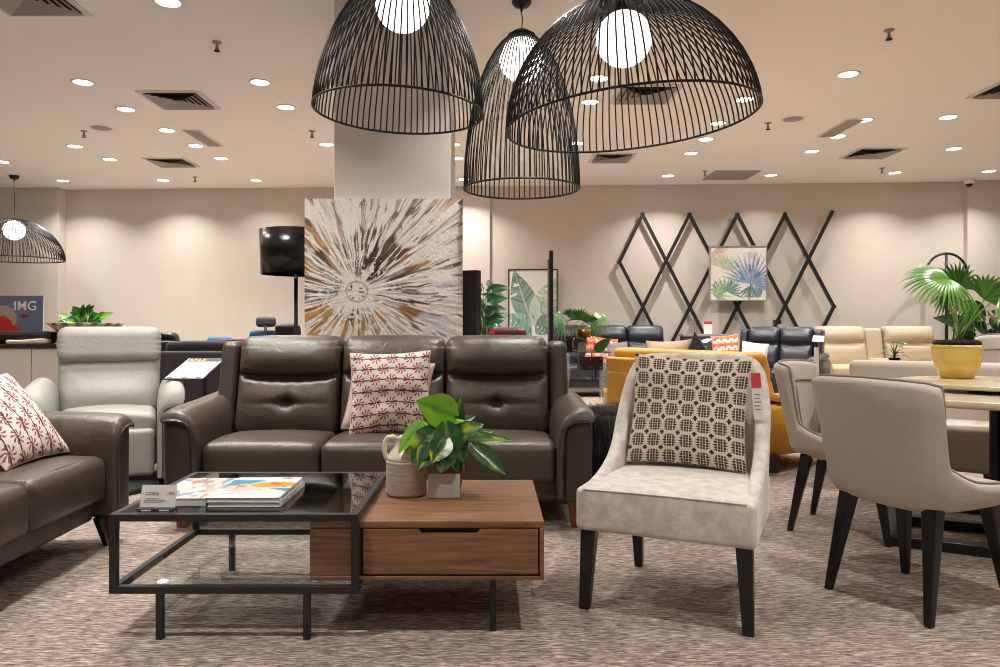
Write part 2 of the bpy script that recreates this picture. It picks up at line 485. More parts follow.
def banana(u, v):
    asp = .64; u = u*asp
    base = np.ones(u.shape+(3,))*np.array(lin(228, 226, 220))
    base = mixc(base, lin(212, 214, 208), vn(u*6, v*6, 2)*.6)
    for (x, y, a, Ln, W, c1, c2) in [(.30, .30, 1.9, .75, .17, (74, 104, 96), (150, 176, 160)), (.34, .25, 1.15, .72, .18, (140, 176, 152), (206, 214, 196)),
                                     (.30, .2, 2.6, .42, .13, (84, 124, 118), (176, 200, 186)), (.36, .15, .75, .5, .13, (70, 84, 88), (140, 168, 156)),
                                     (.28, .05, 2.2, .42, .12, (50, 110, 100), (140, 190, 170)), (.42, .45, .4, .3, .12, (120, 150, 132), (190, 206, 188))]:
        ins, t, q, aa, bb = leafshape(u, v, x, y, a, Ln, W)
        st = vn((aa - np.abs(bb)*.7)*60, q*0+x*9, 4)
        col = np.array(lin(*c1))*(1-st[..., None]) + np.array(lin(*c2))*st[..., None]
        m = ins*(vn(t*14, q*2, 7) > .12)
        base = np.where(m[..., None], col, base)
        base = mixc(base, lin(206, 216, 200), ins*np.exp(-(q/.06)**2)*.7)
    return base

def bluepalm(u, v):
    base = np.ones(u.shape+(3,))*np.array(lin(226, 222, 214))
    base = mixc(base, lin(206, 210, 206), vn(u*5, v*5, 2)*.5)
    def fan(x, y, a0, a1, R, n, c1, c2, sd):
        nonlocal base
        dx, dy = u-x, v-y; r = np.hypot(dx, dy); th = np.arctan2(dy, dx)
        k = (th-a0)/(a1-a0)
        ph = np.abs((k*n) % 1 - .5)*2
        Rk = R*(.8+.3*vn(np.floor(k*n)+.5, k*0, sd))
        w = .95*(1-sst(.35, 1.0, r/Rk))+.05
        m = (k > 0)*(k < 1)*(ph < w)*(r < Rk)
        s = vn(k*n*2, r*12, sd+1)[..., None]
        base = np.where(m[..., None], np.array(lin(*c1))*(1-s)+np.array(lin(*c2))*s, base)
    fan(.16, .62, -.3, 2.8, .34, 11, (176, 160, 140), (214, 204, 186), 3)
    fan(.1, .98, -2.2, .2, .26, 9, (180, 150, 140), (210, 190, 180), 5)
    fan(.86, .9, -3.4, -1.6, .3, 8, (190, 172, 160), (216, 206, 196), 6)
    fan(.26, .12, .5, 3.3, .36, 9, (84, 128, 118), (168, 190, 158), 8)
    fan(.05, .1, -.9, 1.6, .34, 8, (96, 140, 108), (176, 196, 150), 9)
    fan(.30, .55, .3, 2.6, .36, 10, (150, 170, 150), (206, 212, 190), 21)
    fan(.9, .05, 1.2, 3.4, .4, 10, (80, 120, 130), (150, 180, 180), 22)
    fan(.3, .16, -.5, 1.3, .34, 8, (70, 110, 120), (130, 170, 160), 23)
    fan(.72, .30, -.45, 2.95, .60, 19, (74, 104, 152), (168, 186, 206), 11)
    fan(.72, .27, -2.6, -.5, .3, 9, (60, 92, 96), (140, 170, 166), 13)
    base = mixc(base, lin(88, 70, 60), (np.abs(u-.72-.1*(v-.27)) < .008)*(v < .3))
    return base

def palmcloth(u, v, rows=7, cols=4.6):
    base = np.ones(u.shape+(3,))*np.array(lin(232, 218, 206))
    y = v*rows; row = np.floor(y); fy = y-row-.5
    x = u*cols + .5*(row % 2); col = np.floor(x); fx = (x-col-.5)*(rows/cols)*1.0
    base = mixc(base, lin(60, 54, 56), (np.abs(fy+.05*np.sin(u*9)) < .055)*1.0)
    r = np.hypot(fx, fy); th = np.arctan2(fy, fx) + 1.1*r
    pet = np.cos(8*th)
    m = (r < .52)*(pet > -.05+1.0*np.abs(r-.24)) + (r < .11)
    m = m*(np.abs(fx) < .62)
    base = mixc(base, lin(132, 42, 84), m*(.92))
    return base

def wovencloth(u, v, rows=7, cols=7):
    base = np.ones(u.shape+(3,))*np.array(lin(226, 213, 196))
    base = mixc(base, lin(210, 195, 178), (vn(u*130, v*130, 3) > .6)*.6)
    x = u*cols - .15; y = v*rows + .1
    fx = x-np.floor(x)-.5; fy = y-np.floor(y)-.5
    inn = (np.abs(fx) < .34)*(np.abs(fy) < .40)*(np.abs(fx)+np.abs(fy) < .62)
    s = ((fx+.34)/.68*4) % 1; t = ((fy+.40)/.80*5) % 1
    dark = inn*(np.abs(s-.5) < .37)*(np.abs(t-.5) < .43)
    ft = inn*(np.abs(t-.5) > .40)*(np.abs(fx) < .22)*0
    gx = x-np.round(x); gy = y-np.round(y)
    plus = ((np.abs(gx) < .055)*(np.abs(gy) < .15) + (np.abs(gy) < .055)*(np.abs(gx) < .14)) > 0
    fringe = (np.abs(np.abs(fx)-.35) < .07)*(np.abs(fy) < .3)*(np.abs(t-.5) < .17)
    base = mixc(base, lin(30, 29, 34), np.maximum(np.maximum(dark, plus), fringe)*.97)
    return base

def scalecloth(u, v):
    base = np.ones(u.shape+(3,))*np.array(lin(214, 92, 58))
    x = u*4; y = v*4; row = np.floor(y); fx = (x+.5*(row % 2)) % 1-.5; fy = y-row
    r = np.hypot(fx, fy-.1)
    base = mixc(base, lin(232, 214, 200), (np.abs(r-.42) < .07)+(np.abs(r-.22) < .06))
    return base
def stripecloth(u, v):
    base = np.ones(u.shape+(3,))*np.array(lin(206, 196, 178))
    base = mixc(base, lin(70, 68, 66), (vn(u*5+v*9, v*18, 4) > .56)*.9)
    return base
def pinkcloth(u, v):
    base = np.ones(u.shape+(3,))*np.array(lin(206, 188, 182))
    return mixc(base, lin(226, 214, 208), (vn(u*9, v*9, 5) > .5)*.6)
def plain(c):
    return lambda u, v: np.ones(u.shape+(3,))*np.array(c)

def pillow(w, h, t, n, colfn, backcol, ears=.07, seed=0):
    """Stands in the XZ plane, bottom edge on z=0, front faces -Y."""
    U, Vv = uvgrid(n, n)
    a, b = U*2-1, Vv*2-1
    f = np.clip((1-a**2)*(1-b**2), 0, 1)**.42
    X = w/2*a*(1-ears*(1-b**2)); Z = h/2*b*(1-ears*(1-a**2)) + h/2
    wr = .012*(vn(U*5, Vv*5, seed)-.5)*f*2
    Yf = -t/2*f + wr; Yb = t/2*f
    c1 = colfn(U, Vv)
    N = n+1
    vs = [(X[j, i], Yf[j, i], Z[j, i]) for j in range(N) for i in range(N)]
    fs = [(j*N+i, j*N+i+1, (j+1)*N+i+1, (j+1)*N+i) for j in range(n) for i in range(n)]
    cols = collist(c1)
    m = 14
    U2, V2 = uvgrid(m, m); a, b = U2*2-1, V2*2-1
    f = np.clip((1-a**2)*(1-b**2), 0, 1)**.42
    X = w/2*a*(1-ears*(1-b**2)); Z = h/2*b*(1-ears*(1-a**2)) + h/2; Yb = t/2*f
    o = len(vs)
    vs += [(X[j, i], Yb[j, i], Z[j, i]) for j in range(m+1) for i in range(m+1)]
    fs += [(o+j*(m+1)+i, o+(j+1)*(m+1)+i, o+(j+1)*(m+1)+i+1, o+j*(m+1)+i+1) for j in range(m) for i in range(m)]
    cols += [tuple(backcol)]*((m+1)**2)
    return vs, fs, cols
def cushion(name, label, w, h, t, n, colfn, backcol, mtx, m='cloth', group=None, seed=0, piping=True):
    vs, fs, cols = pillow(w, h, t, n, colfn, backcol, seed=seed)
    mb = MB(); mb.add((vs, fs), None, col=cols)
    o = mb.build(name, M[m]); o.matrix_world = mtx
    tag(o, label, 'cushion', group)
    if piping:
        e = .07; pts = []
        for k in range(64):
            s = k/64*4; q = int(s); fr = s-q
            a, b = [(-1+2*fr, -1), (1, -1+2*fr), (1-2*fr, 1), (-1, 1-2*fr)][q]
            pts.append((w/2*a*(1-e*(1-b*b)), 0, h/2*b*(1-e*(1-a*a))+h/2))
        p = MB(); p.add(tube(pts, .004, 6, closed=True)).build('piping', mat('piping_'+name, backcol, .9), o)
    return o
def text(body, size, m, parent, mtx, name='lettering', ext=.0008, bold=0):
    cu = bpy.data.curves.new(name, 'FONT'); cu.body = body; cu.size = size; cu.extrude = ext; cu.offset = bold
    cu.align_x = 'CENTER'; cu.align_y = 'CENTER'
    tmp = bpy.data.objects.new(name, cu); C.objects.link(tmp); cu.materials.append(m)
    bpy.context.view_layer.update()
    me = bpy.data.meshes.new_from_object(tmp.evaluated_get(bpy.context.evaluated_depsgraph_get()))
    bpy.data.objects.remove(tmp)
    o = bpy.data.objects.new(name, me); C.objects.link(o)
    o.parent = parent; o.matrix_local = mtx
    return o
# ================================================================ SETTING
def sbox(name, x0, x1, y0, y1, z0, z1, m, loc=None, rz=0):
    mb = MB(); mb.add(box(x0, x1, y0, y1, z0, z1), smooth=False)
    o = mb.build(name, m); struct(o)
    if loc: o.location = loc
    o.rotation_euler = (0, 0, rz); return o
XL, XR, YF = -10.2, 10.2, -5.5
sbox('floor', XL, XR, YF, 14.2, -.1, 0, M['carpet'])
sbox('ceiling', XL, XR, YF, 14.2, CEIL, CEIL+.1, M['ceil'])
sbox('wall_back', -11, 11, 0, .2, 0, CEIL, M['wall'], (0, 13.15, 0), WROT)
sbox('wall_left', XL-.15, XL, YF, 14.2, 0, CEIL, M['wall'])
sbox('wall_right', XR, XR+.15, YF, 14.2, 0, CEIL, M['wall'])
sbox('wall_front', XL, XR, YF-.15, YF, 0, CEIL, M['wall'])
def wallbox(name, x0, x1, out, m, z0=0, z1=CEIL):
    return sbox(name, x0, x1, -out, .02, z0, z1, m, (0, 13.15, 0), WROT)
# shallow projections of the back wall
wallbox('wall_back_pilaster_left', -8.9, -7.62, .3, M['wall'])
wallbox('wall_back_step', -7.62, .0, .07, M['wall'])
wallbox('wall_back_pilaster_right', 8.05, 10.4, .12, M['wall'])
wallbox('baseboard_back', -7.6, 8.0, .10, M['wall'], 0, .1)
mb = MB(); mb.add(box(-1.144, -.293, 5.5, 6.35, 0, CEIL), smooth=False)
p = mb.build('wall_pillar', M['pillar'], bevel=.006); struct(p)

# ================================================================ CEILING FITTINGS
DL = [
 (168, 1.5, 'round downlight on the ceiling nearest the corner vent above the left aisle', 1),
 (83, 82, 'big bright downlight left of the square vent above the pale recliner', 1),
 (126, 109, 'downlight at the rear left of the square vent above the recliner', 1),
 (260, 82, 'nearer of two downlights between square vent and left wire pendant', 1),
 (286, 107, 'farther of two downlights between square vent and left wire pendant', 1),
 (167, 130, 'downlight beside the near end of the slim grille on left', 1),
 (195.5, 145.5, 'downlight beside the far end of the slim grille on left', 1),
 (75, 146, 'downlight behind the round ceiling speaker on the left side', 1),
 (109.5, 159, 'downlight just left of the far small vent above the sideboard', 1),
 (221, 158, 'downlight just right of the far small vent above the sideboard', 1),
 (63, 180.5, 'downlight near the back wall beside the cord of the far dome pendant', 1),
 (163, 180, 'downlight near the back wall behind the far small vent on left', 1),
 (256, 180, 'dim adjustable downlight near the back wall left of the grey pillar', 0),
 (326.5, 144, 'downlight touching the left edge of the grey pillar', 1),
 (2, 161.5, 'downlight cut by the left edge of the view, beyond the round speaker', 1),
 (453, 144, 'nearest of three downlights just right of the grey pillar', 1),
 (457, 158, 'middle one of three downlights just right of the grey pillar', 1),
 (464, 179, 'farthest of three downlights just right of the grey pillar', 1),
 (598.6, 78, 'downlight seen through the widest pendant, just below its globe', 1),
 (590, 101.7, 'downlight seen through the widest pendant, left of the vent inside it', 1),
 (577, 143, 'downlight seen where the tall and widest pendants overlap', 1),
 (848, 74, 'bright downlight right of the widest pendant, alone on bare ceiling', 1),
 (948, 117, 'downlight below the vent that is cut off at the right', 1),
 (954, 148.5, 'downlight on the right, between the camera dome and the cut-off vent', 1),
 (989, 171, 'downlight near the back wall, right of the white camera dome', 1),
 (895, 172.5, 'downlight near the back wall behind the square vent on the right', 1),
 (838, 136, 'downlight at the far end of the slim grille on the right', 1),
 (864, 120, 'dim downlight at the near end of the slim grille on right', 0),
 (812, 151, 'downlight left of the square vent above the navy recliner', 1),
 (771, 175, 'dim adjustable downlight near back wall above the blue palm picture', 0),
 (691, 153, 'downlight just below the rim of the widest pendant, above black lattice', 1),
 (668, 175.5, 'downlight near the back wall left of the flat ceiling panel', 1),
 (706, 139, 'downlight seen through front rim of the widest pendant', 1),
 (745, 99, 'downlight seen through the right edge of the widest pendant', 1),
 (718, 123, 'dim downlight seen through the widest pendant between two brighter ones', 0),
]
def downlight(x, y, label, bright, seen=True):
    t = thing('downlight', label, 'downlight', (x, y, CEIL), group='ceiling downlights')
    mb = MB(); mb.add(lathe([(.098, -.001), (.112, 0), (.112, -.006), (.094, -.010), (.088, -.006)], 28))
    mb.build('trim_ring', M['white'], t)
    mb = MB(); mb.add(lathe([(0, -.009), (.06, -.008), (.089, -.006)], 28))
    mb.build('lens', M['lens' if bright else 'lens_dim'], t)
    li = bpy.data.lights.new('downlight_lamp', 'AREA'); li.shape = 'DISK'; li.size = .09
    li.energy = LAMP_W if bright else LAMP_W*.45; li.color = (1, .945, .885); li.spread = math.radians(SPREAD if y > 5.2 else 104)
    lo = bpy.data.objects.new('downlight_lamp', li); C.objects.link(lo); lo.location = (0, 0, -.02); lo.parent = t
    return t
LAMP_W = 24; SPREAD = 124
for (px, py, lab, br) in DL:
    x, y = onceil(px, py); y = min(y, 12.75)
    downlight(x, y, lab, br)
k = 0
for (x, y) in [(-2.9, 4.5), (-1.75, 4.3), (.35, 4.85), (3.1, 4.5), (-4.4, 2.2), (-1.5, 1.9), (1.5, 1.9), (4.4, 2.2), (-2.8, -.6), (0, -.8), (2.8, -.6), (-5.2, 4.7), (5.4, 4.6), (-1.4, -3.4), (1.6, -3.4), (7.6, 6.0), (-7.6, 6.4)]:  # unseen downlights added to brighten the pillar, painting and furniture fronts
    k += 1
    downlight(x, y, 'added out-of-view ceiling downlight brightening the furniture and pillar', 1)

def vent(x, y, s, label):
    t = thing('ceiling_vent', label, 'vent', (x, y, CEIL), group='square ceiling vents')
    h = s/2
    mb = MB()
    for a, b, c, d in ((-h, h, -h, -h+.05), (-h, h, h-.05, h), (-h, -h+.05, -h+.05, h-.05), (h-.05, h, -h+.05, h-.05)):
        mb.add(box(a, b, c, d, -.012, 0), smooth=False)
    mb.build('frame', M['vent_white'], t)
    mb = MB(); mb.add(box(-h+.05, h-.05, -h+.05, h-.05, -.002, 0), smooth=False); mb.build('duct_opening', M['vent_dark'], t)
    mb = MB()
    for i in range(5):
        r0 = (h-.05)*(1-.19*i); r1 = r0-.052; z0, z1 = -.004, -.026
        v = []
        for r, z in ((r0, z1), (r1, z0)):
            v += [(-r, -r, z), (r, -r, z), (r, r, z), (-r, r, z)]
        f = [(a, (a+1) % 4, 4+(a+1) % 4, 4+a) for a in range(4)]
        mb.add((v, f), smooth=False)
    mb.build('louvres', M['vent_grey'], t)
VT = [(-3.44, 5.55, .66, 'large square ceiling vent cut by the top left corner'),
      (-3.35, 8.1, .66, 'square ceiling vent above the pale grey recliner'),
      (-4.75, 11.2, .62, 'far small ceiling vent near the back wall above the floor lamp'),
      (1.63, 7.9, .66, 'square ceiling vent seen through the widest wire pendant'),
      (1.77, 10.9, .62, 'ceiling vent just below the rim of the tall wire pendant'),
      (5.4, 10.6, .66, 'square ceiling vent above the cream reclining sofa'),
      (5.41, 7.7, .66, 'square ceiling vent cut by the right edge')]
for v_ in VT: vent(*v_)
def grille(x, y, label):
    t = thing('slim_grille', label, 'vent', (x, y, CEIL), 0)
    mb = MB(); mb.add(box(-.11, .11, -.42, .42, -.012, 0), smooth=False); mb.build('frame', M['vent_white'], t)
    mb = MB()
    for i in range(5): mb.add(box(-.085+.035*i, -.065+.035*i, -.39, .39, -.018, -.012), smooth=False)
    mb.build('slats', M['vent_grey'], t)
grille(-3.72, 9.75, 'slim white slot grille on the ceiling between two downlights at left')
grille(4.32, 9.25, 'slim white slot grille on the ceiling right of the widest pendant')
mb = MB(); mb.add(box(-.36, .36, -.36, .36, -.014, 0), smooth=False)
o = mb.build('ceiling_panel', M['vent_grey'], loc=(3.9, 12.15, CEIL), bevel=.004); tag(o, 'flat grey square panel on the ceiling near the back wall above the lattice', 'panel')
for (px, py, lab) in [(101, 128, 'round grey ceiling speaker on the left, right of a small sprinkler'), (793, 119, 'round grey ceiling speaker right of the widest pendant')]:
    x, y = onceil(px, py); t = thing('ceiling_speaker', lab, 'speaker', (x, y, CEIL))
    MB().add(lathe([(0, -.008), (.1, -.008), (.11, -.004)], 28)).build('grille', M['vent_grey'], t)
    MB().add(lathe([(.11, -.004), (.125, -.006), (.128, 0)], 28)).build('rim', M['vent_white'], t)
for (px, py, lab) in [(217, 46, 'sprinkler head on bare ceiling left of the left wire pendant'), (84, 135, 'small sprinkler head left of the left ceiling speaker'),
                      (312, 135, 'sprinkler head just left of the grey pillar'), (195, 181, 'sprinkler head near the back wall left of the pillar'),
                      (889, 34, 'sprinkler head nearest on the right side of the ceiling'), (768, 127, 'sprinkler head just right of the rim of widest pendant'),
                      (705, 175, 'sprinkler head beside the flat grey ceiling panel'), (882, 172, 'sprinkler head near the back wall behind the right square vent')]:
    x, y = onceil(px, py-4); t = thing('sprinkler', lab, 'sprinkler', (x, y, CEIL), group='ceiling sprinklers')
    MB().add(lathe([(.04, 0), (.04, -.008), (.012, -.012), (.012, -.05), (.018, -.055), (.018, -.065), (0, -.066)], 14)).build('body', M['steel'], t)
    MB().add(lathe([(0, -.075), (.026, -.075), (.028, -.08), (0, -.081)], 14)).build('deflector', M['vent_dark'], t)
t = thing('camera_dome', 'small white camera dome high on the back wall at the right', 'security camera', (8.02, 12.55, CEIL))
MB().add(lathe([(.075, 0), (.075, -.05), (.06, -.07)], 24)).build('housing', M['white'], t)
MB().add(lathe([(.055, -.06), (.05, -.09), (.03, -.112), (0, -.118)], 24)).build('dome', M['gloss_black'], t)

# ================================================================ WIRE PENDANTS
def pendant(label, x, y, zrim, R, hgt, prof, nw, zglobe, tilt, wire=.0050, rg=.165):
    zt = zrim + hgt
    t = thing('wire_pendant', label, 'pendant lamp', (x, y, CEIL), group='black wire pendants')
    rot = Matrix.Translation((0, 0, zt-CEIL)) @ Matrix.Rotation(tilt, 4, 'Y') @ Matrix.Translation((0, 0, -zt+CEIL))
    us = [0, .08, .17, .27, .38, .49, .6, .7, .79, .87, .93, .97, .99]
    mb = MB()
    for k in range(nw):
        a = 2*PI*k/nw
        pts = [(R*prof(u)*math.cos(a), R*prof(u)*math.sin(a), zrim-CEIL+hgt*u) for u in us]
        mb.add(tube(pts, wire, 5), rot)
    mb.build('wire_cage', M['blackwire'], t)
    mb = MB()
    mb.add(tube([(R*math.cos(2*PI*k/72), R*math.sin(2*PI*k/72), zrim-CEIL) for k in range(72)], wire*1.5, 6, closed=True), rot)
    mb.build('rim', M['blackwire'], t)
    MB().add(lathe([(0, zt-CEIL+.012), (.06, zt-CEIL+.008), (R*prof(.985)+.012, zt-CEIL-.012), (R*prof(.97)+.004, zt-CEIL-.02), (0, zt-CEIL-.02)], 24), rot).build('crown', M['blackwire'], t)
    gz = zglobe-CEIL
    MB().add(lathe([(rg*math.sin(PI*i/20), gz-rg*math.cos(PI*i/20)) for i in range(21)], 32), rot).build('globe', M['globe'], t)
    if zt-CEIL-.02 > gz+rg-.01:
        MB().add(lathe([(.035, gz+rg-.02), (.04, gz+rg+.02), (.02, zt-CEIL-.015)], 16), rot).build('lamp_socket', M['blackwire'], t)
    MB().add(tube([(0, 0, zt-CEIL), (.006, 0, (zt-CEIL)*.6), (-.004, 0, (zt-CEIL)*.3), (0, 0, -.05)], .004, 6)).build('cord', M['blackwire'], t)
    MB().add(lathe([(0, 0), (.075, 0), (.073, -.03), (.05, -.055), (.012, -.065), (.008, -.09), (0, -.09)], 24)).build('canopy', M['black'], t)
    return t
pE = lambda u: (1-u**2.0)**.52
pA = lambda u: (1-u**1.75)**.56
pB = lambda u: (1-u**1.8)**.52
pendant('left of the three big wire pendants, a rounded bell in front of the pillar', -.525, 4.58, 2.420, .515, .86, pA, 78, 3.075, math.radians(2.2))
pendant('tall narrow bullet-shaped wire pendant hanging in the middle of the three', .236, 5.6, 2.135, .43, 1.17, pE, 64, 3.10, 0)
pendant('widest of the three big wire pendants, a tilted shallow dome on the right', .785, 4.5, 2.335, .745, .74, pB, 96, 2.835, math.radians(-4.5))
pendant('far dome wire pendant hanging by the back wall above the poster', -7.74, 12.2, 2.19, .73, .66, pB, 84, 2.66, 0, .0062, .16)

# ================================================================ CAMERA, RENDER
cam = bpy.data.cameras.new('camera'); co = bpy.data.objects.new('camera', cam); C.objects.link(co)
co.location = (0, 0, H); co.rotation_euler = (PI/2, 0, 0)
cam.sensor_width = 36; cam.lens = 27; cam.shift_x = .01; cam.shift_y = -.0085
cam.clip_start = .05
sc = bpy.context.scene; sc.camera = co
sc.view_settings.view_transform = 'Standard'; sc.view_settings.look = 'None'
sc.view_settings.gamma = 1; sc.view_settings.use_curve_mapping = False
sc.view_settings.exposure = 0.22
w = bpy.data.worlds.new('world'); sc.world = w; w.use_nodes = True
w.node_tree.nodes['Background'].inputs[0].default_value = (1, .95, .9, 1); w.node_tree.nodes['Background'].inputs[1].default_value = .02
cy = sc.cycles
cy.use_denoising = True; cy.filter_width = 1.0; cy.max_bounces = 10; cy.diffuse_bounces = 6; cy.glossy_bounces = 4; cy.transparent_max_bounces = 16
cy.caustics_reflective = False; cy.caustics_refractive = False; cy.sample_clamp_indirect = 6
# ================================================================ FOREGROUND: SOFAS
def inset_poly(p, d): return p
PAD = [(0,.17),(0,.36),(.002,.50),(.014,.57),(.040,.622),(.080,.652),(.125,.664),(.172,.660),(.202,.644),(.214,.622),(.208,.602),(.192,.594),(.165,.600),(.125,.602),(.085,.592),(.058,.565),(.046,.52),(.042,.36),(.042,.17)]
PANEL = [(.040,.15),(.040,.50),(.052,.555),(.080,.588),(.12,.600),(.175,.597),(.192,.585),(.196,.55),(.190,.15)]
def loft_arm(poly, side, x0, ys):
    """ys: list of (y, dz, shrink) stations."""
    n = len(poly); vs = []; fs = []
    for (y, dz, sh) in ys:
        for i, (x, z) in enumerate(poly):
            a = V(poly[i-1]); b = V(poly[(i+1) % n]); t = (b-a).normalized(); nrm = V((t.y, -t.x))
            q = V((x, z)) - nrm*sh
            k = max(0, (z-.45)/.2)
            vs.append((side*(x0+q.x), y, q.y + dz*k))
    for s in range(len(ys)-1):
        for i in range(n):
            fs.append((s*n+i, s*n+(i+1) % n, (s+1)*n+(i+1) % n, (s+1)*n+i))
    fs.append(tuple(range(n))); fs.append(tuple(range((len(ys)-1)*n, len(ys)*n)))
    return vs, fs

def sofa(name, label, cat, n, loc, rz, mt, mt2, sw=.645, foot=None, group=None, tuft=True, scale=1, sz=1, wings=True, detail=1, gap=0, console=False, footm=None, footx=.15):
    t = thing(name, label, cat, loc, rz, group); t.scale = (scale, scale, scale*sz)
    W = n*sw + gap; hw = W/2
    mb = MB(); mb.add(rbox((W+.02, .80, .17), .02, (6,4,2), center=(0, .47, .225)))
    mb.build('base', mt2, t)
    dx, nz = (26, 44) if detail else (10, 16)
    for k in range(n):
        xc = -hw + sw*(k+.5) + (gap if (gap and k >= n/2) else 0)
        def ds(p):
            u, v = p.x/(sw/2), (p.y)/(.33)
            q = max(0, 1-u*u)*max(0, 1-v*v)
            z = p.z
            if z > 0: z += .028*q**.6 - .018*max(0, (p.y+.1)/.43)
            y = p.y
            if p.y < -.2: y -= .018*max(0, 1-u*u)**.5*max(0, 1-(p.z/.11)**2)
            return (p.x, y, z)
        mb = MB(); mb.add(rbox((sw-.004, .66, .22), .045, (10,8,4) if detail else (5,4,2), ds, center=(xc, .33, .355)))
        sc_ = mb.build('seat_cushion', mt, t)
        if detail:
            mb = MB(); mb.add(tube([(xc+sw*(-.5+.04+.92*i/16), .045-.012*math.sin(PI*i/16), .464+.010*math.sin(PI*i/16)) for i in range(17)], .0028, 5)); mb.build('seam', mt2, sc_)
        def db(p):
            u = p.x/(sw/2); z = p.z + .745
            y = p.y
            if p.y < .0:
                fr = min(1, max(0, (-p.y)/.1))
                e = max(0, 1-abs(u)**5)
                zf = .795 + .022*u*u - .006
                d = .055*math.exp(-((z-.915)/.10)**2)*e
                d += .030*math.exp(-((z-.69)/.07)**2)*e
                d += .034*math.exp(-((z-.57)/.09)**2)*e
                d -= .062*math.exp(-((z-zf)/.020)**2)*max(0, 1-abs(u)**8)
                if tuft:
                    r = math.hypot(p.x*.8, z-.635)
                    d -= .050*math.exp(-(r/.032)**2) + .022*math.exp(-(abs(p.x)/.10)**2 - ((z-.637)/.018)**2)*.7
                    d -= .006*math.exp(-((z-.635)/.006)**2)*e
                    d -= .010*math.exp(-(p.x/.012)**2)*math.exp(-((z-.675)/.035)**2)
                    # gathered pleats by the fold
                    d += .004*math.sin(p.x*75)*math.exp(-((z-.775)/.03)**2)*e
                y -= fr*d
            if z > .98: z -= .014*abs(u)**3
            return (p.x, y + .26*(z-.45), z)
        mb = MB(); mb.add(rbox((sw-.008, .20, .62), .055, (dx, 4, nz), db, center=(xc, .60, 0)))
        mb.build('back_cushion', mt, t)
    mb = MB()
    mb.add(rbox((W+.1, .10, .80), .03, (4,2,6), lambda p: (p.x, p.y+.10*(p.z+.4), p.z), center=(0, .85, .56)))
    mb.build('back_panel', mt2, t)
    if gap:
        mb = MB(); mb.add(rbox((gap-.01, .8, .30), .05, (4,6,4), center=(0, .42, .42)))
        mb.build('console', mt, t)
        mb = MB(); mb.add(rbox((gap-.01, .12, .56), .05, (4,3,6), lambda p: (p.x, p.y+.24*(p.z), p.z), center=(0, .70, .74))); mb.build('console_back', mt, t)
    for s in (-1, 1):
        x0 = hw-.005
        ys = [(-.052, -.04, -.030), (-.048, -.03, -.014), (-.036, -.018, -.004), (-.015, -.008, 0), (.03, 0, 0), (.15, .006, 0), (.35, .012, 0), (.55, .022, 0), (.72, .03, 0), (.80, .03, -.01)]
        a = MB(); a.add(loft_arm(PAD, s, x0, ys)); ao = a.build('armrest', mt, t, wn=True)
        a = MB(); a.add(loft_arm(PANEL, s, x0, [(-.030, 0, -.02), (-.027, 0, -.008), (-.018, 0, -.001), (.5, 0, 0), (.88, 0, 0)])); a.build('side_panel', mt2, ao)
        if wings:
            def dw(p): return (p.x, p.y + .26*(p.z+.745-.45), p.z)
            a = MB(); a.add(rbox((.115, .26, .50), .04, (3,4,8), dw, center=(s*(hw+.065), .66, .765))); a.build('wing', mt2, t)
    if foot:
        for sx in (-1, 1):
            for yy in (.05, .84):
                a = MB(); a.add(frustum(sx*(hw+footx), yy, .028, sx*(hw+footx-.01), yy, .04, 0, .16), smooth=False); a.build('foot', footm or M['legwood'], t, bevel=.005)
    return t
sofa('leather_sofa', 'three-seat taupe leather sofa facing the viewer behind the coffee table', 'sofa', 3, (-.612, 4.12, 0), 0, M['leather'], M['leather_dark'], foot=True, sw=.655, footx=.11)
LS = sofa('leather_loveseat', 'two-seat taupe leather sofa side-on, beside the pale recliner and cut by the left edge', 'sofa', 2, (-1.90, 3.11, 0), PI/2+math.radians(1.5), M['leather'], M['leather_dark'], foot=True)
a = MB(); a.add(frustum(.70, .03, .011, .67, .06, .018, 0, .15), smooth=False); a.build('front_leg', M['blackleg'], LS, bevel=.003)

# cushions with palm tree print
cushion('throw_cushion', 'palm-print cushion leaning upright on the middle seat of three-seat sofa', .485, .50, .16, 170, palmcloth, lin(214, 184, 176),
        T(-.585, 4.40, .474, rx=-.25, ry=math.radians(-2)), group='palm print cushions', seed=2)
cushion('throw_cushion', 'plain pale pink cushion tucked behind the palm-print cushion on three-seat sofa', .50, .46, .12, 24, plain(lin(222, 196, 188)), lin(214, 184, 176),
        T(-.640, 4.475, .472, rx=-.25, ry=math.radians(7)), seed=14)
cushion('throw_cushion', 'palm-print cushion lying tilted in the taupe loveseat at left', .50, .50, .16, 150, lambda u, v: palmcloth(v, u, 6.6, 4.6), lin(214, 184, 176),
        T(-2.10, 3.50, .488, rz=PI/2) @ T(rx=-.68), group='palm print cushions', seed=4)

# ================================================================ COFFEE TABLE
t = thing('coffee_table', 'long coffee table joining a black framed glass top and a walnut drawer box', 'coffee table', (-.58, 3.06, 0))
ox, oy = -.58, 3.06
def bx(x0, x1, y0, y1, z0, z1): return box(x0-ox, x1-ox, y0-oy, y1-oy, z0, z1)
x0, x1, y0, y1 = -1.355, -.468, 2.665, 3.44; b = .026
mb = MB()
for z0, z1 in ((.421, .447), (.164, .190)):
    mb.add(bx(x0, x1, y0, y0+b, z0, z1), smooth=False); mb.add(bx(x0, x1, y1-b, y1, z0, z1), smooth=False)
    mb.add(bx(x0, x0+b, y0+b, y1-b, z0, z1), smooth=False); mb.add(bx(x1-b, x1, y0+b, y1-b, z0, z1), smooth=False)
for xx in (x0, x1-b):
    for yy in (y0, y1-b): mb.add(bx(xx, xx+b, yy, yy+b, .19, .421), smooth=False)
mb.build('metal_frame', M['ironframe'], t, bevel=.0015)
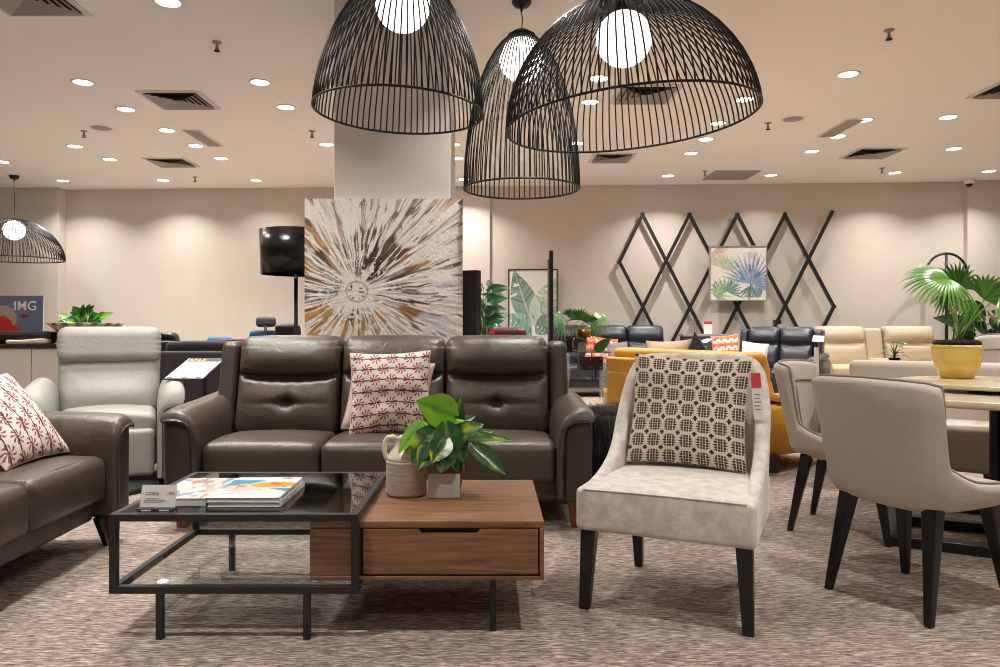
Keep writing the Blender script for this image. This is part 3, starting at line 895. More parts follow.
for xx in (-1.19, -.665):
    for yy in (y0+.002, y1-b): MB().add(bx(xx, xx+.024, yy, yy+.024, 0, .165), smooth=False).build('leg', M['ironframe'], t, bevel=.0015)
for yy in (2.74, 3.40): MB().add(bx(0, .022, yy, yy+.022, 0, .200), smooth=False).build('leg', M['ironframe'], t, bevel=.0015)
MB().add(bx(x0+b-.006, x1-b+.006, y0+b-.006, y1-b+.006, .438, .446), smooth=False).build('glass_top', M['glass_top'], t)
MB().add(bx(x0+b-.006, -.655, y0+b-.006, y1-b+.006, .180, .188), smooth=False).build('glass_shelf', M['glass'], t)
# walnut box: shell with a drawer
wx0, wx1, wy0, wy1, wz0, wz1 = -.650, .195, 2.702, 3.43, .200, .412
th = .024
mb = MB()
mb.add(bx(wx0, wx1, wy0+.004, wy1, wz1-th, wz1), smooth=False); mb.add(bx(wx0, wx1, wy0, wy1, wz0, wz0+.014), smooth=False)
mb.add(bx(wx0, wx0+th*.6, wy0, wy1, wz0+.014, wz1-th), smooth=False); mb.add(bx(wx1-.016, wx1, wy0, wy1, wz0+.014, wz1-th), smooth=False)
mb.add(bx(wx0+th*.6, wx1-.016, wy1-.016, wy1, wz0+.014, wz1-th), smooth=False)
wb = mb.build('walnut_box', M['walnut'], t, bevel=.002)
MB().add(bx(wx0+.016, wx1-.017, wy0+.02, wy1-.02, wz0+.016, wz1-th-.002), smooth=False).build('drawer_recess', M['walnut_dark'], wb)
# drawer front with hand-hold cut in its top edge
dx0, dx1, dz0, dz1 = -.458, .173, .221, .3835
hx0, hx1 = -.258, -.035
poly = [(dx0, dz0), (dx1, dz0), (dx1, dz1), (hx1, dz1), (hx1-.012, dz1-.015), (hx0+.012, dz1-.015), (hx0, dz1), (dx0, dz1)]
MB().add(prism([(x-ox, z) for x, z in poly], wy0+.001-oy, wy0+.022-oy), smooth=False).build('drawer', M['walnut'], t, bevel=.0012)
MB().add(bx(-.648, -.47, wy0+.001, wy0+.022, .216, .386), smooth=False).build('end_panel', M['walnut'], t, bevel=.0012)

# magazines, book, price card
def raster_top(x0, x1, y0, y1, z, fn, nu=60, nv=60):
    U, W_ = uvgrid(nu, nv); c = fn(U, W_)
    vf = grid(lambda u, v: (x0+(x1-x0)*u, y0+(y1-y0)*v, z), nu, nv)
    return vf, collist(c)
def magcover(u, v):
    base = np.ones(u.shape+(3,))*np.array(lin(236, 233, 230))
    base = mixc(base, lin(36, 158, 196), (v > .42)*(v < .86)*(u < .50)*(u < .1+(v-.42)*1.0+.0)*(u > -.1))
    base = mixc(base, lin(214, 196, 186), ((np.hypot((u-.28)/.24, (v-.46)/.20) < 1))*1.0)
    base = mixc(base, lin(226, 160, 48), (np.hypot((u-.70)/.34, (v-.62)/.15) < 1)*1.0)
    base = mixc(base, lin(176, 106, 74), (vn(u*14, v*11, 3) > .62)*(np.hypot((u-.5)/.42, (v-.56)/.2) < 1))
    base = mixc(base, lin(30, 150, 196), (u > .62)*(v < .46)*(v > .2)*(u > 1.55-v*2.0))
    base = mixc(base, lin(190, 186, 186), (np.abs(v-.2) < .02)*(u > .12)*(u < .6)*(vn(u*60, v*2, 5) > .35))
    base = mixc(base, lin(90, 90, 96), (np.abs(v-.95) < .018)*(u > .7)*(u < .92)*(vn(u*90, v*2, 6) > .3))
    return base
def bookcover(u, v):
    base = np.ones(u.shape+(3,))*np.array(lin(222, 210, 198))
    base = mixc(base, lin(196, 168, 146), (vn(u*5, v*5, 8) > .55)*.8)
    base = mixc(base, lin(238, 234, 228), (vn(u*6+3, v*5, 9) > .56)*1.0)
    base = mixc(base, lin(116, 140, 176), (vn(u*7, v*9+4, 10) > .72)*.9)
    base = mixc(base, lin(170, 110, 76), (vn(u*9+7, v*6, 12) > .74)*.8)
    return base
def magazine(label, x, y, z, w, d, h, rz, cover, fn, name='magazine', edge=None):
    t = thing(name, label, 'book' if name == 'book' else 'magazine', (x, y, z), rz)
    mb = MB(); mb.add(box(-w/2+.002, w/2-.002, -d/2+.002, d/2-.002, .0012, h-.0012), smooth=False); mb.build('pages', M['page'], t)
    mb = MB(); mb.add(box(-w/2, w/2, -d/2, d/2, 0, .0015), smooth=False); mb.add(box(w/2-.0015, w/2, -d/2, d/2, .0015, h), smooth=False)
    mb.build('back_cover', edge or cover, t)
    vf, c = raster_top(-w/2, w/2, -d/2, d/2, h, fn); mb = MB(); mb.add(vf, col=c)
    mb.add(box(-w/2, w/2, -d/2, d/2, h-.0014, h-.0002), smooth=False, col=lin(230, 226, 222)); mb.build('cover', M['print'], t)
    return t
ztop = .4475
m1 = magazine('lower white magazine of the two stacked on the glass top', -.91, 2.955, ztop, .268, .37, .017, 0, M['paper'], plain(lin(232, 230, 228)))
m2 = magazine('upper white magazine with blue corner and orange picture, topmost of the stack', -.915, 2.955, ztop+.0175, .268, .37, .017, .012, M['paper'], magcover)
for m_ in (m1, m2):
    mb = MB()
    for (a_, b_) in ((-.15, -.06), (-.04, .05), (.08, .10)): mb.add(box(.1341, .1344, a_, b_, .005, .011), smooth=False)
    mb.build('spine_print', M['vent_grey'], m_)
bk = magazine('cream picture book with teal back cover beside the price card', -1.160, 2.965, ztop, .215, .37, .030, 0, M['teal'], bookcover, 'book', M['teal'])
t = thing('price_card', 'clear upright price card at the front left corner of the glass top', 'price card', (-1.205, 2.715, ztop))
MB().add(box(-.066, .066, -.022, .022, 0, .012), smooth=False).build('foot', M['ink_dark'], t, bevel=.002)
c_ = MB().add(box(-.064, .064, -.0015, .0015, .010, .092), T(0, 0, 0, rx=-.25), smooth=False).build('card', M['paper'], t)
MB().add(box(-.066, .066, -.004, -.002, .008, .095), T(0, 0, 0, rx=-.25), smooth=False).build('acrylic_cover', M['acrylic'], t)
def ct(body, size, m, x, z): text(body, size, m, t, T(0, 0, 0, rx=-.25) @ T(x, -.0022, z, rx=PI/2), ext=.0003)
ct('CASSIA', .015, M['ink_dark'], -.022, .060); ct('1,990', .014, M['ink_red'], .042, .060)
for (xx, zz, ww) in ((-.02, .043, .05), (-.012, .036, .08), (-.016, .030, .07)): MB().add(box(xx-ww/2, xx+ww/2, -.0024, -.0021, zz-.0015, zz+.0015), T(rx=-.25), smooth=False).build('text_line', M['vent_grey'], t)
for xx in (-.03, .035): MB().add(box(-.018, .018, -.0226, -.0222, .004, .009), T(xx, 0, 0), smooth=False).build('sticker', M['ink_white'], t)

# jug
t = thing('stoneware_jug', 'cream stoneware jug with a loop handle on the walnut top', 'jug', (-.350, 3.14, .4122), 0)
prof = [(0, 0), (.078, 0), (.084, .006)] + [(.085 + .0006*math.sin(i*2.1), .012+.0065*i) for i in range(19)] + [(.086, .138), (.084, .146)]
MB().add(lathe(prof + [(0, .146)], 40)).build('body', M['stoneware'], t)
MB().add(lathe([(.0845, .144), (.080, .160), (.068, .178), (.054, .194), (.046, .208), (.043, .224), (.045, .236), (.047, .240), (.043, .241), (.039, .232), (.038, .21), (.05, .186), (.07, .162), (.07, .15), (0, .15)], 40)).build('shoulder', M['glaze'], t)
hp = [(-.040, 0, .232), (-.058, 0, .240), (-.078, 0, .236), (-.089, 0, .220), (-.092, 0, .198), (-.091, 0, .176), (-.086, 0, .158), (-.080, 0, .148)]
MB().add(tube(hp, [.011, .011, .0105, .010, .010, .010, .011, .013], 12)).build('handle', M['glaze'], t)
sp = [(.030, -.02, .170), (.055, -.03, .185), (.082, -.035, .186)]
MB().add(lathe([(.020, 0), (.026, .03), (.031, .055), (.033, .058), (.029, .056), (.022, .03), (.012, .01)], 20), T(.035, -.02, .168, ry=math.radians(64), rz=-.4)).build('spout', M['glaze'], t)

# potted pothos with a blank card
def ovate(mb, base, d, nrm, Ln, W, droop=.3, cfn=None, fold=.25, nu=6, nv=10, heart=.15):
    base = V(base); d = V(d).normalized(); s = d.cross(V(nrm)).normalized(); n = s.cross(d).normalized()
    vs, cols = [], []
    for j in range(nv+1):
        tt = j/nv
        w = W/2*(math.sin(PI*min(1, tt**.62))**.85)*(1 if tt < .999 else 0)
        if tt == 0: w = W*.08
        for i in range(nu+1):
            q = i/nu*2-1
            back = -heart*Ln*abs(q)*max(0, 1-tt*4)*.9
            p = base + d*(tt*Ln+back) + s*(q*w) + n*(fold*abs(q)*w - droop*Ln*tt*tt + .012*math.sin(tt*22+q*q*2)*abs(q)*W)
            vs.append(p); cols.append(cfn(tt, q) if cfn else (.05, .16, .04))
    fs = [(j*(nu+1)+i, j*(nu+1)+i+1, (j+1)*(nu+1)+i+1, (j+1)*(nu+1)+i) for j in range(nv) for i in range(nu)]
    mb.add((vs, fs), col=cols)
def var_leaf(seed, bright=0):
    def f(t_, q):
        a = float(vn(np.array(t_*3+seed*5.1), np.array(q*2.2+seed*3.7), seed))
        g = lin(40, 84, 46) if not bright else lin(112, 176, 42)
        y = lin(178, 196, 60)
        k = max(0, min(1, (a-.76)*9)) if not bright else max(0, min(1, (a-.8)*4))
        vein = math.exp(-(q/.07)**2)*.55 + (.25 if (abs((t_*7 - abs(q)*1.4) % 1 - .5) < .06) else 0)
        c = [g[i]*(1-k)+y[i]*k for i in range(3)]
        ve = lin(46, 96, 40) if bright else lin(110, 150, 84)
        return tuple(c[i]*(1-vein)+ve[i]*vein for i in range(3))
    return f
t = thing('potted_pothos', 'variegated pothos in a small terracotta pot on the walnut top', 'potted plant', (-.165, 3.15, .4122))
MB().add(lathe([(0, 0), (.040, 0), (.052, .085), (.058, .087), (.060, .115), (.053, .115), (.050, .095), (0, .095)], 32)).build('pot', M['terracotta'], t)
MB().add(lathe([(0, .101), (.03, .103), (.052, .098)], 20)).build('soil', M['soil'], t)
lv = MB(); st = MB()
# (px, py) of leaf base and tip in the photo turned to points around the pot
LEAVES = [((453, 416), (418, 401), -.06, .15, 1, (0, -1, .25), 0), ((450, 428), (460, 398), .03, .10, 0, (.2, -1, .3), 0), ((446, 424), (464, 420), -.02, .05, 1, (0, -.5, 1), 0),
          ((420, 424), (398, 452), -.05, .080, 1, (-.5, -1, .5), 0), ((436, 432), (412, 462), -.09, .135, 0, (-.3, -1, .6), 0), ((446, 426), (452, 466), -.10, .125, 0, (.1, -1, .35), 0),
          ((454, 440), (482, 424), -.04, .12, 0, (.1, -.8, 1), 0), ((458, 440), (510, 438), .0, .085, 0, (.1, -.6, 1), 0), ((474, 447), (505, 473), -.06, .085, 0, (.3, -1, .6), 0),
          ((434, 446), (419, 468), -.11, .10, 0, (-.2, -1, .4), 0), ((446, 448), (441, 472), -.12, .10, 0, (.1, -1, .2), 0), ((430, 430), (408, 424), .0, .085, 0, (-.2, -.6, 1), 0),
          ((418, 446), (398, 466), .02, .09, 0, (-.4, -.7, .7), 0), ((438, 424), (428, 436), -.06, .07, 1, (0, -1, .5), 0), ((452, 430), (474, 416), .06, .09, 0, (.2, -.6, 1), 0),
          ((452, 434), (464, 462), -.06, .10, 0, (.3, -1, .5), 0), ((436, 430), (425, 410), .07, .09, 0, (-.2, -1, .8), 0), ((446, 440), (432, 462), -.12, .10, 0, (0, -1, .5), 0), ((466, 442), (494, 430), .05, .09, 0, (.2, -.5, 1), 0),
          ((440, 440), (424, 446), -.05, .09, 0, (-.2, -1, .7), 0), ((450, 444), (460, 474), -.02, .09, 0, (.3, -1, .3), 0), ((444, 432), (442, 410), .02, .10, 0, (0, -1, .5), 0)]
for i, (a_, b_, dy, W, br, nr, _k) in enumerate(LEAVES):
    A = V(at(a_[0], a_[1], 3.13+dy)) - V((-.165, 3.15, .4122)); B = V(at(b_[0], b_[1], 3.10+dy*1.15)) - V((-.165, 3.15, .4122))
    Ln = max((B-A).length, .05)
    ovate(lv, A, B-A, nr, Ln*1.04, min(W*.95, Ln*1.05), .06, var_leaf(i+1, br), fold=.12 if br else .3)
    r0 = V((.012*math.cos(i*2.4), .012*math.sin(i*2.4), .098)); mid = (r0+A)/2 + V((0, 0, .03))
    pts = [r0, r0*.6+mid*.4+V((0, 0, .01)), mid, A]
    st.add(tube(pts, [.0028, .0025, .0022, .0018], 6), col=lin(88, 130, 60))
lv.build('foliage', M['leafv'], t); st.build('stems', M['leafv'], t)
t = thing('blank_card', 'blank white card in a clear stand leaning before the terracotta pot', 'price card', (-.188, 3.065, .4122))
MB().add(box(-.066, .066, -.0012, .0012, .002, .098), T(rx=-.12), smooth=False).build('card', M['paper'], t)
MB().add(box(-.070, .070, -.004, -.0018, 0, .102), T(rx=-.12), smooth=False).build('acrylic_cover', M['acrylic'], t)
MB().add(box(-.070, .070, -.004, .022, 0, .0025), smooth=False).build('foot', M['acrylic'], t)

# ================================================================ ACCENT CHAIR
t = thing('accent_chair', 'armless pale velvet accent chair with black tapered legs right of the coffee table', 'chair', (.782, 3.11, 0), math.radians(-25))
def dseat(p):
    z = p.z
    if z > 0: z += .028*max(0, 1-(p.x/.34)**2)*max(0, 1-(p.y/.34)**2)
    return (p.x, p.y, z)
MB().add(rbox((.675, .60, .168), .022, (10, 10, 4), dseat, center=(0, -.035, .398))).build('seat', M['velvet'], t)
MB().add(tube([(-.305+.61*i/16, -.333, .477+.003*math.sin(PI*i/16)) for i in range(17)], .0035, 6)).build('seat_piping', M['velvet'], t)
def frame_pts(w0, d):
    pts = []
    for (x, y) in ((-.306, -.20), (-.307, -.10), (-.307, .0), (-.306, .10), (-.304, .18), (-.298, .24), (-.275, .285), (-.225, .31), (-.12, .325), (0, .33)): pts.append((x, y))
    return pts + [(-x, y) for x, y in reversed(pts[:-1])]
pp = frame_pts(0, 0)
hts = [.488, .500, .520, .560, .635, .775, .925, .980, .988, .990]; hts = hts + hts[:-1][::-1]
def stations(pp, hts, z0, lean, bx_=0):
    st = []
    n = len(pp)
    for i, (x, y) in enumerate(pp):
        a = V(pp[max(i-1, 0)]); b_ = V(pp[min(i+1, n-1)]); tt = (b_-a).normalized()
        nx, ny = -tt.y, tt.x
        st.append((x, y, nx, ny, z0[i] if isinstance(z0, list) else z0, hts[i], lean))
    return st
def densify(pp, hts, m=3):
    P, Hh = [], []
    for i in range(len(pp)-1):
        p0 = pp[max(i-1, 0)]; p1 = pp[i]; p2 = pp[i+1]; p3 = pp[min(i+2, len(pp)-1)]
        for k in range(m):
            t_ = k/m
            f = lambda a, b, c, d: .5*((2*b)+(-a+c)*t_+(2*a-5*b+4*c-d)*t_*t_+(-a+3*b-3*c+d)*t_**3)
            P.append((f(p0[0], p1[0], p2[0], p3[0]), f(p0[1], p1[1], p2[1], p3[1])))
            Hh.append(f(hts[max(i-1, 0)], hts[i], hts[i+1], hts[min(i+2, len(pp)-1)]))
    P.append(pp[-1]); Hh.append(hts[-1]); return P, Hh
P_, H_ = densify(pp, hts)
st_ = stations(P_, H_, .32, lambda z: 0)
vs, fs, m_ = shell(st_, .062)
# the back leans away from the seat and narrows a little
vs2 = []
for (x, y, z) in vs:
    k = max(0, z-.46); wgt = max(0, min(1, (y+.05)/.3))
    vs2.append((x*(1+.08*k*wgt), y + .20*k*wgt, z))
bk_ = MB().add((vs2, fs)).build('backrest', M['velvet'], t)
for sx in (-1, 1):
    MB().add(frustum(sx*.308, -.300, .020, sx*.292, -.285, .030, 0, .325), smooth=False).build('leg', M['blackleg'], t, bevel=.004)
    MB().add(frustum(sx*.240, .305, .018, sx*.235, .235, .028, 0, .33), smooth=False).build('leg', M['blackleg'], t, bevel=.004)
cw = Matrix.Translation((.782, 3.11, 0)) @ Matrix.Rotation(math.radians(-25), 4, 'Z')
cushion('throw_cushion', 'black and cream woven cushion standing on the pale velvet accent chair', .52, .50, .15, 280, wovencloth, lin(206, 190, 172),
        cw @ T(-.01, .175, .497, rx=-.24, ry=math.radians(1.5)), 'knit', seed=7, piping=False)
tg = thing('price_tag', 'red and white paper price tag hanging from back of the accent chair', 'price tag', tuple(cw @ V((.292, .245, .715))), math.radians(-12))
MB().add(box(-.02, .02, -.001, .001, 0, .20), T(ry=math.radians(-4)), smooth=False).build('tag_sheet', M['paper'], tg)
MB().add(box(-.02, .02, -.0016, -.0011, .135, .20), T(ry=math.radians(-4)), smooth=False).build('red_header', M['tagcol'], tg)
for i in range(5): MB().add(box(-.014, .014-.004*(i % 2), -.0014, -.0011, .105-.016*i, .110-.016*i), T(ry=math.radians(-4)), smooth=False).build('text_line', M['vent_grey'], tg)
MB().add(tube([(.01, 0, .20), (.012, .004, .225), (.005, .012, .24)], .0008, 5)).build('string', M['paper'], tg)
# ================================================================ DINING GROUP
def dining_chair(label, loc, rz):
    t = thing('dining_chair', label, 'chair', loc, rz, 'greige dining chairs')
    pp = [(-.245, -.265), (-.262, -.20), (-.270, -.12), (-.272, -.03), (-.270, .045), (-.264, .10), (-.255, .155), (-.244, .186), (-.233, .200), (-.216, .214), (-.185, .236), (-.10, .258), (0, .263)]
    pp = pp + [(-x, y) for x, y in reversed(pp[:-1])]
    hts = [.505, .506, .510, .516, .526, .545, .575, .62, .86, .895, .906, .912, .914]; hts = hts + hts[:-1][::-1]
    P_, H_ = densify(pp, hts)
    z0 = []
    st = stations(P_, H_, .43, lambda z: 0)
    vs, fs, m_ = shell(st, .055)
    out = []
    for (x, y, z) in vs:
        k = (z-.50)/.40
        w = max(0, min(1, (y+.10)/.2)); r = math.hypot(x, y) or 1
        s = 1 + .17*max(0, k)*w - .05*max(0, (.50-z)/.07)*1.0
        out.append((x*s, y*s + .03*max(0, k)*w - .03*max(0, k)*math.exp(-((y-.20)/.03)**2), z))
    sh = MB().add((out, fs)).build('backrest', M['chairfab'], t)
    # piping runs along both rims of the upholstered shell
    for sel in (9, 13):
        pts = [V(out[i*m_ + sel]) + V((0, 0, .003)) for i in range(len(st))]
        MB().add(tube(pts, .0062, 6)).build('piping', M['chairpipe'], sh)
    poly = [(x*.93, y*.93) for x, y in P_]
    mb = MB(); n = len(poly); rings = [(.72, .395), (.90, .41), (1.0, .44), (1.0, .475), (.96, .492), (.6, .503), (.01, .506)]
    v = []
    for s, z in rings: v += [(x*s, y*s, z) for x, y in poly]
    f = [tuple(range(n))]
    for r in range(len(rings)-1):
        for i in range(n): f.append((r*n+i, r*n+(i+1) % n, (r+1)*n+(i+1) % n, (r+1)*n+i))
    f.append(tuple(range((len(rings)-1)*n, len(rings)*n)))
    mb.add((v, f)).build('seat', M['chairfab'], t)
    for sx in (-1, 1):
        for sy, yb in ((-1, -.235), (1, .245)):
            MB().add(frustum(sx*.225, yb, .0145, sx*.185, sy*.165, .030, 0, .425), smooth=False).build('leg', M['blackleg'], t, bevel=.005)
    return t
d1 = dining_chair('nearer greige dining chair seen from behind, right of the accent chair', (1.755, 3.083, 0), math.radians(114.6))
d2 = dup(d1, 'farther greige dining chair turned side-on, between the mustard sofa and nearer chair', (1.965, 4.11, 0), math.radians(52))
d3 = dup(d1, 'greige dining chair beyond the table, mostly cut by the right edge behind the yellow pot', (4.12, 6.1, 0), math.radians(-60)); d3.scale = (1.12, 1.12, 1.14)

t = thing('dining_table', 'round cream stone dining table cut by the right edge, behind the nearer chair', 'table', (2.72, 4.02, 0))
MB().add(lathe([(0, .735), (.80, .735), (.845, .742), (.85, .752), (.85, .768), (.845, .775), (0, .775)], 96)).build('tabletop', M['marble'], t, wn=True)
MB().add(lathe([(.26, .715), (.26, .735)], 48)).build('apron', M['blackleg'], t)
mb = MB()
for a in (0, PI/2): mb.add(box(-.035, .035, -.018, .018, .05, .72), T(rz=a+.4), smooth=False)
mb.build('pedestal', M['blackleg'], t, bevel=.006)
mb = MB()
for k in range(4): mb.add(box(-.52, .44, -.52, -.44, 0, .055), T(rz=math.radians(-28)+k*PI/2), smooth=False)
mb.add(box(-.44, .44, -.04, .04, .002, .054), T(rz=math.radians(-28)), smooth=False)
mb.build('base', M['blackleg'], t, bevel=.006)
t = thing('lazy_susan', 'round cream turntable on the dining table under the yellow pot', 'lazy susan', (2.70, 4.02, .776))
MB().add(lathe([(0, 0), (.12, 0), (.12, .018), (0, .018)], 40)).build('swivel', M['black'], t)
MB().add(lathe([(0, .018), (.43, .018), (.445, .024), (.445, .038), (.44, .042), (0, .042)], 72)).build('disc', M['marble'], t, wn=True)

# palms
def fan_leaf(mb, base, d, nrm, R, n=18, spread=math.radians(250), droop=.35, c1=(60, 120, 48), c2=(112, 166, 62), tipc=(170, 200, 80), wid=1.0, seed=0):
    rnd = random.Random(seed)
    base = V(base); d = V(d).normalized(); s = d.cross(V(nrm)).normalized(); nn = s.cross(d).normalized()
    for k in range(n):
        a = -spread/2 + spread*(k+.5)/n
        dr = d*math.cos(a) + s*math.sin(a); pr = -d*math.sin(a) + s*math.cos(a)
        Rk = R*(.78+.22*math.cos(a*.8))*(.94+.12*rnd.random())
        wmax = Rk*.55*math.tan(spread/n/2)*1.02*wid
        vs = []; cs = []
        m = 9
        k_ = rnd.random()
        col = [lin(*c1)[i]*(1-k_)+lin(*c2)[i]*k_ for i in range(3)]
        for j in range(m+1):
            t_ = j/m
            w = wmax*(t_/.55 if t_ < .55 else max(0, 1-(t_-.55)/.45)**.8)
            drp = -droop*Rk*max(0, t_-.25)**2*1.6
            p = base + dr*(Rk*t_) + V((0, 0, drp)) + nn*(.02*R*math.sin(t_*3))
            vs += [p - pr*w, p + nn*(w*.55), p + pr*w]
            tk = max(0, t_-.8)*3*rnd.random()
            c = tuple(col[i]*(1-tk)+lin(*tipc)[i]*tk for i in range(3))
            cs += [c, tuple(x*1.1 for x in c), c]
        fs = []
        for j in range(m):
            for i in range(2): fs.append((j*3+i, j*3+i+1, (j+1)*3+i+1, (j+1)*3+i))
        mb.add((vs, fs), col=cs)
def stalk(mb, p0, p1, lift, r0=.006, r1=.003, c=(120, 156, 70)):
    p0, p1 = V(p0), V(p1); pts = []
    for i in range(9):
        t_ = i/8
        pts.append(p0*(1-t_) + p1*t_ + V((0, 0, lift*math.sin(PI*t_))))
    mb.add(tube(pts, [r0*(1-t_/8)+r1*t_/8 for t_ in range(9)], 6), col=lin(*c))
PX, PY, PZ = 2.664, 4.28, .819
t = thing('potted_fan_palm', 'fan palm in a yellow glazed pot on the dining table turntable', 'potted plant', (PX, PY, PZ))
MB().add(lathe([(0, 0), (.072, 0), (.080, .006), (.100, .05), (.113, .10), (.119, .16), (.120, .187), (.115, .189), (.110, .18), (.108, .165), (0, .165)], 40, pw=2.6)).build('pot', M['yellowglaze'], t)
mb = MB(); mb.add(lathe([(.106, .182), (.112, .19), (.112, .206), (.104, .210), (.08, .206), (0, .204)], 32, pw=2.6))
rr = random.Random(3)
for i in range(60):
    a, r = rr.random()*2*PI, .100*rr.random()**.5
    mb.add(rbox((.022, .018, .014), .005, (1,1,1), k=2), T(r*math.cos(a), r*math.sin(a), .207, rx=rr.random()*3, rz=rr.random()*6))
mb.build('soil', M['soil'], t)
def rel(px, py, Y): return V(at(px, py, Y)) - V((PX, PY, PZ))
lv = MB(); st = MB()
for i, (hub, tip, dy, R, nrm, n, sp, dp, c) in enumerate([
    ((950, 279), (902, 286), -.10, .25, (-.1, -.62, .75), 26, 200, .30, ((52, 118, 44), (116, 176, 66))),
    ((958, 290), (952, 256), .06, .225, (.2, -.85, .3), 18, 190, .25, ((48, 104, 44), (88, 146, 60))),
    ((948, 290), (951, 318), .14, .17, (.2, -.8, .4), 14, 170, .2, ((56, 92, 72), (96, 130, 104))),
    ((984, 300), (1010, 270), -.04, .24, (.3, -.7, .6), 18, 160, .4, ((54, 118, 48), (110, 164, 66))),
    ((1000, 296), (1040, 300), -.06, .27, (.4, -.6, .7), 20, 230, .4, ((60, 126, 52), (120, 176, 72))),
    ((944, 276), (903, 275), .30, .25, (-.2, -.6, .7), 14, 120, .3, ((90, 140, 110), (140, 180, 140))),
    ((975, 300), (962, 322), .02, .16, (.1, -.9, .3), 12, 120, .3, ((66, 128, 54), (116, 170, 70)))]):
    hb = rel(*hub, PY+dy); tp = rel(*tip, PY+dy*1.3-.02)
    fan_leaf(lv, hb, tp-hb, nrm, R, n, math.radians(sp), dp, c[0], c[1], seed=i+1)
    stalk(st, (.02*math.cos(i*2.2), .02*math.sin(i*2.2), .20), hb, .02, c=(128, 160, 74))
lv.build('foliage', M['leafv'], t); st.build('stems', M['leafv'], t)

# beige armchair on the far side of the table, copper legs
t = thing('upholstered_armchair', 'pale upholstered armchair with copper legs beyond the dining table', 'armchair', (2.93, 5.06, 0), math.radians(-33.5))
MB().add(rbox((.80, .62, .27), .04, (6,5,3), center=(0, -.02, .335))).build('seat', M['benchfab'], t)
MB().add(rbox((1.02, .12, .66), .05, (8,2,6), lambda p: (p.x, p.y+.06*(p.z+.33), p.z), center=(0, .33, .53))).build('backrest', M['benchfab'], t)
for sx in (-1, 1):
    MB().add(rbox((.10, .62, .46), .04, (2,5,4), center=(sx*.44, -.02, .43))).build('armrest', M['benchfab'], t)
    for yy in (-.27, .30): MB().add(frustum(sx*.36, yy, .012, sx*.35, yy*.95, .018, 0, .21)).build('leg', M['copper'], t)

# ================================================================ MIDDLE GROUND, RIGHT
SM = sofa('mustard_sofa', 'mustard leather sofa seen from behind, back of the accent chair', 'sofa', 2, (2.335, 6.84, .018), math.radians(121.2), M['mustard'], M['mustard'], sw=.77, foot=True, footm=M['blackleg'], footx=.19, tuft=False, detail=0, wings=False, sz=.84)
for x0_, x1_ in ((-.80, -.03), (.03, .80)):
    for z0_, z1_ in ((.18, .44), (.47, .80)):
        MB().add(rbox((x1_-x0_, .05, z1_-z0_), .02, (4,1,3), lambda p: (p.x, p.y, p.z), center=((x0_+x1_)/2, .905+.10*((z0_+z1_)/2-.16), (z0_+z1_)/2))).build('back_pad', M['mustard'], SM)
MB().add(rbox((1.60, .22, .12), .055, (8,3,3), center=(0, .80, 1.0))).build('back_top', M['mustard'], SM)
mz = Matrix.Translation((2.335, 6.84, 0)) @ Matrix.Rotation(math.radians(121.2), 4, 'Z')
cushion('throw_cushion', 'cream fringed knit cushion on the mustard sofa, left of the black cushion', .52, .57, .15, 24, plain(lin(222, 212, 196)), lin(214, 202, 186), mz @ T(.46, .42, .42, rx=-.12, rz=.2, ry=.05), 'knit', seed=3, piping=False)
cushion('throw_cushion', 'black cushion standing on its corner on the mustard sofa', .47, .47, .16, 24, plain(lin(30, 29, 33)), lin(28, 27, 30), mz @ T(.12, .42, .42, rx=-.12, rz=-.3) @ T(0, 0, .31, ry=math.radians(48)) @ T(0, 0, -.235), seed=5)
cushion('throw_cushion', 'grey and cream patterned cushion low between the knit and black cushions', .46, .50, .14, 60, stripecloth, lin(190, 180, 164), mz @ T(.30, .26, .42, rx=-.2, rz=-.1, ry=.1), seed=6)

mb = MB()
rm = T(2.80, 7.12, 0, rz=math.radians(-58.8))
vf = grid(lambda u, v: (-1.25+2.5*u, -.85+1.7*v, .012+.012*float(vn(np.array(u*60), np.array(v*60), 2))*min(1, 12*min(u, v, 1-u, 1-v))-.011*(min(u, v, 1-u, 1-v) < .001)), 90, 80)
mb.add(vf, rm); o = mb.build('shag_rug', M['shag']); tag(o, 'beige shag rug on the carpet in front of the mustard sofa', 'rug')

# fur pouf
t = thing('fur_pouf', 'black long-haired fur pouf between the taupe sofa and accent chair', 'pouf', (.88, 4.95, 0))
MB().add(lathe([(0, 0), (.24, 0), (.265, .03), (.275, .3), (.26, .50), (.20, .55), (0, .565)], 32)).build('body', M['fur'], t)
mb = MB(); rr = random.Random(5)
for i in range(5200):
    if i % 3: 
        a = rr.random()*2*PI; z = .04+.5*rr.random(); r = .262; nrm = V((math.cos(a), math.sin(a), .1)); p = V((r*math.cos(a), r*math.sin(a), z))
        d = (nrm*.5 + V((rr.uniform(-.3, .3), rr.uniform(-.3, .3), -.8))).normalized()
    else:
        a = rr.random()*2*PI; r = .26*rr.random()**.5; p = V((r*math.cos(a), r*math.sin(a), .545)); d = V((math.cos(a)*.6+rr.uniform(-.5, .5), math.sin(a)*.6+rr.uniform(-.5, .5), .7)).normalized()
    L_ = rr.uniform(.05, .09); s = d.orthogonal().normalized()*.004
    tip = p + d*L_ + V((0, 0, -.02))
    if tip.z < .004: tip.z = .004
    mb.add(([p-s, p+s, tip], [(0, 1, 2)]), smooth=False)
mb.build('fur', M['fur'], t)['kind'] = 'stuff'
o = thing('paper_tag', 'small white paper tag lying on the black fur pouf', 'price tag', (.83, 4.66, .60), .3)
MB().add(box(-.022, .022, -.001, .001, -.05, .05), T(rx=-.5, ry=.2), smooth=False).build('tag_sheet', M['paper'], o)
MB().add(box(-.012, .012, -.0016, -.001, -.03, .01), T(rx=-.5, ry=.2), smooth=False).build('print', M['ink_dark'], o)

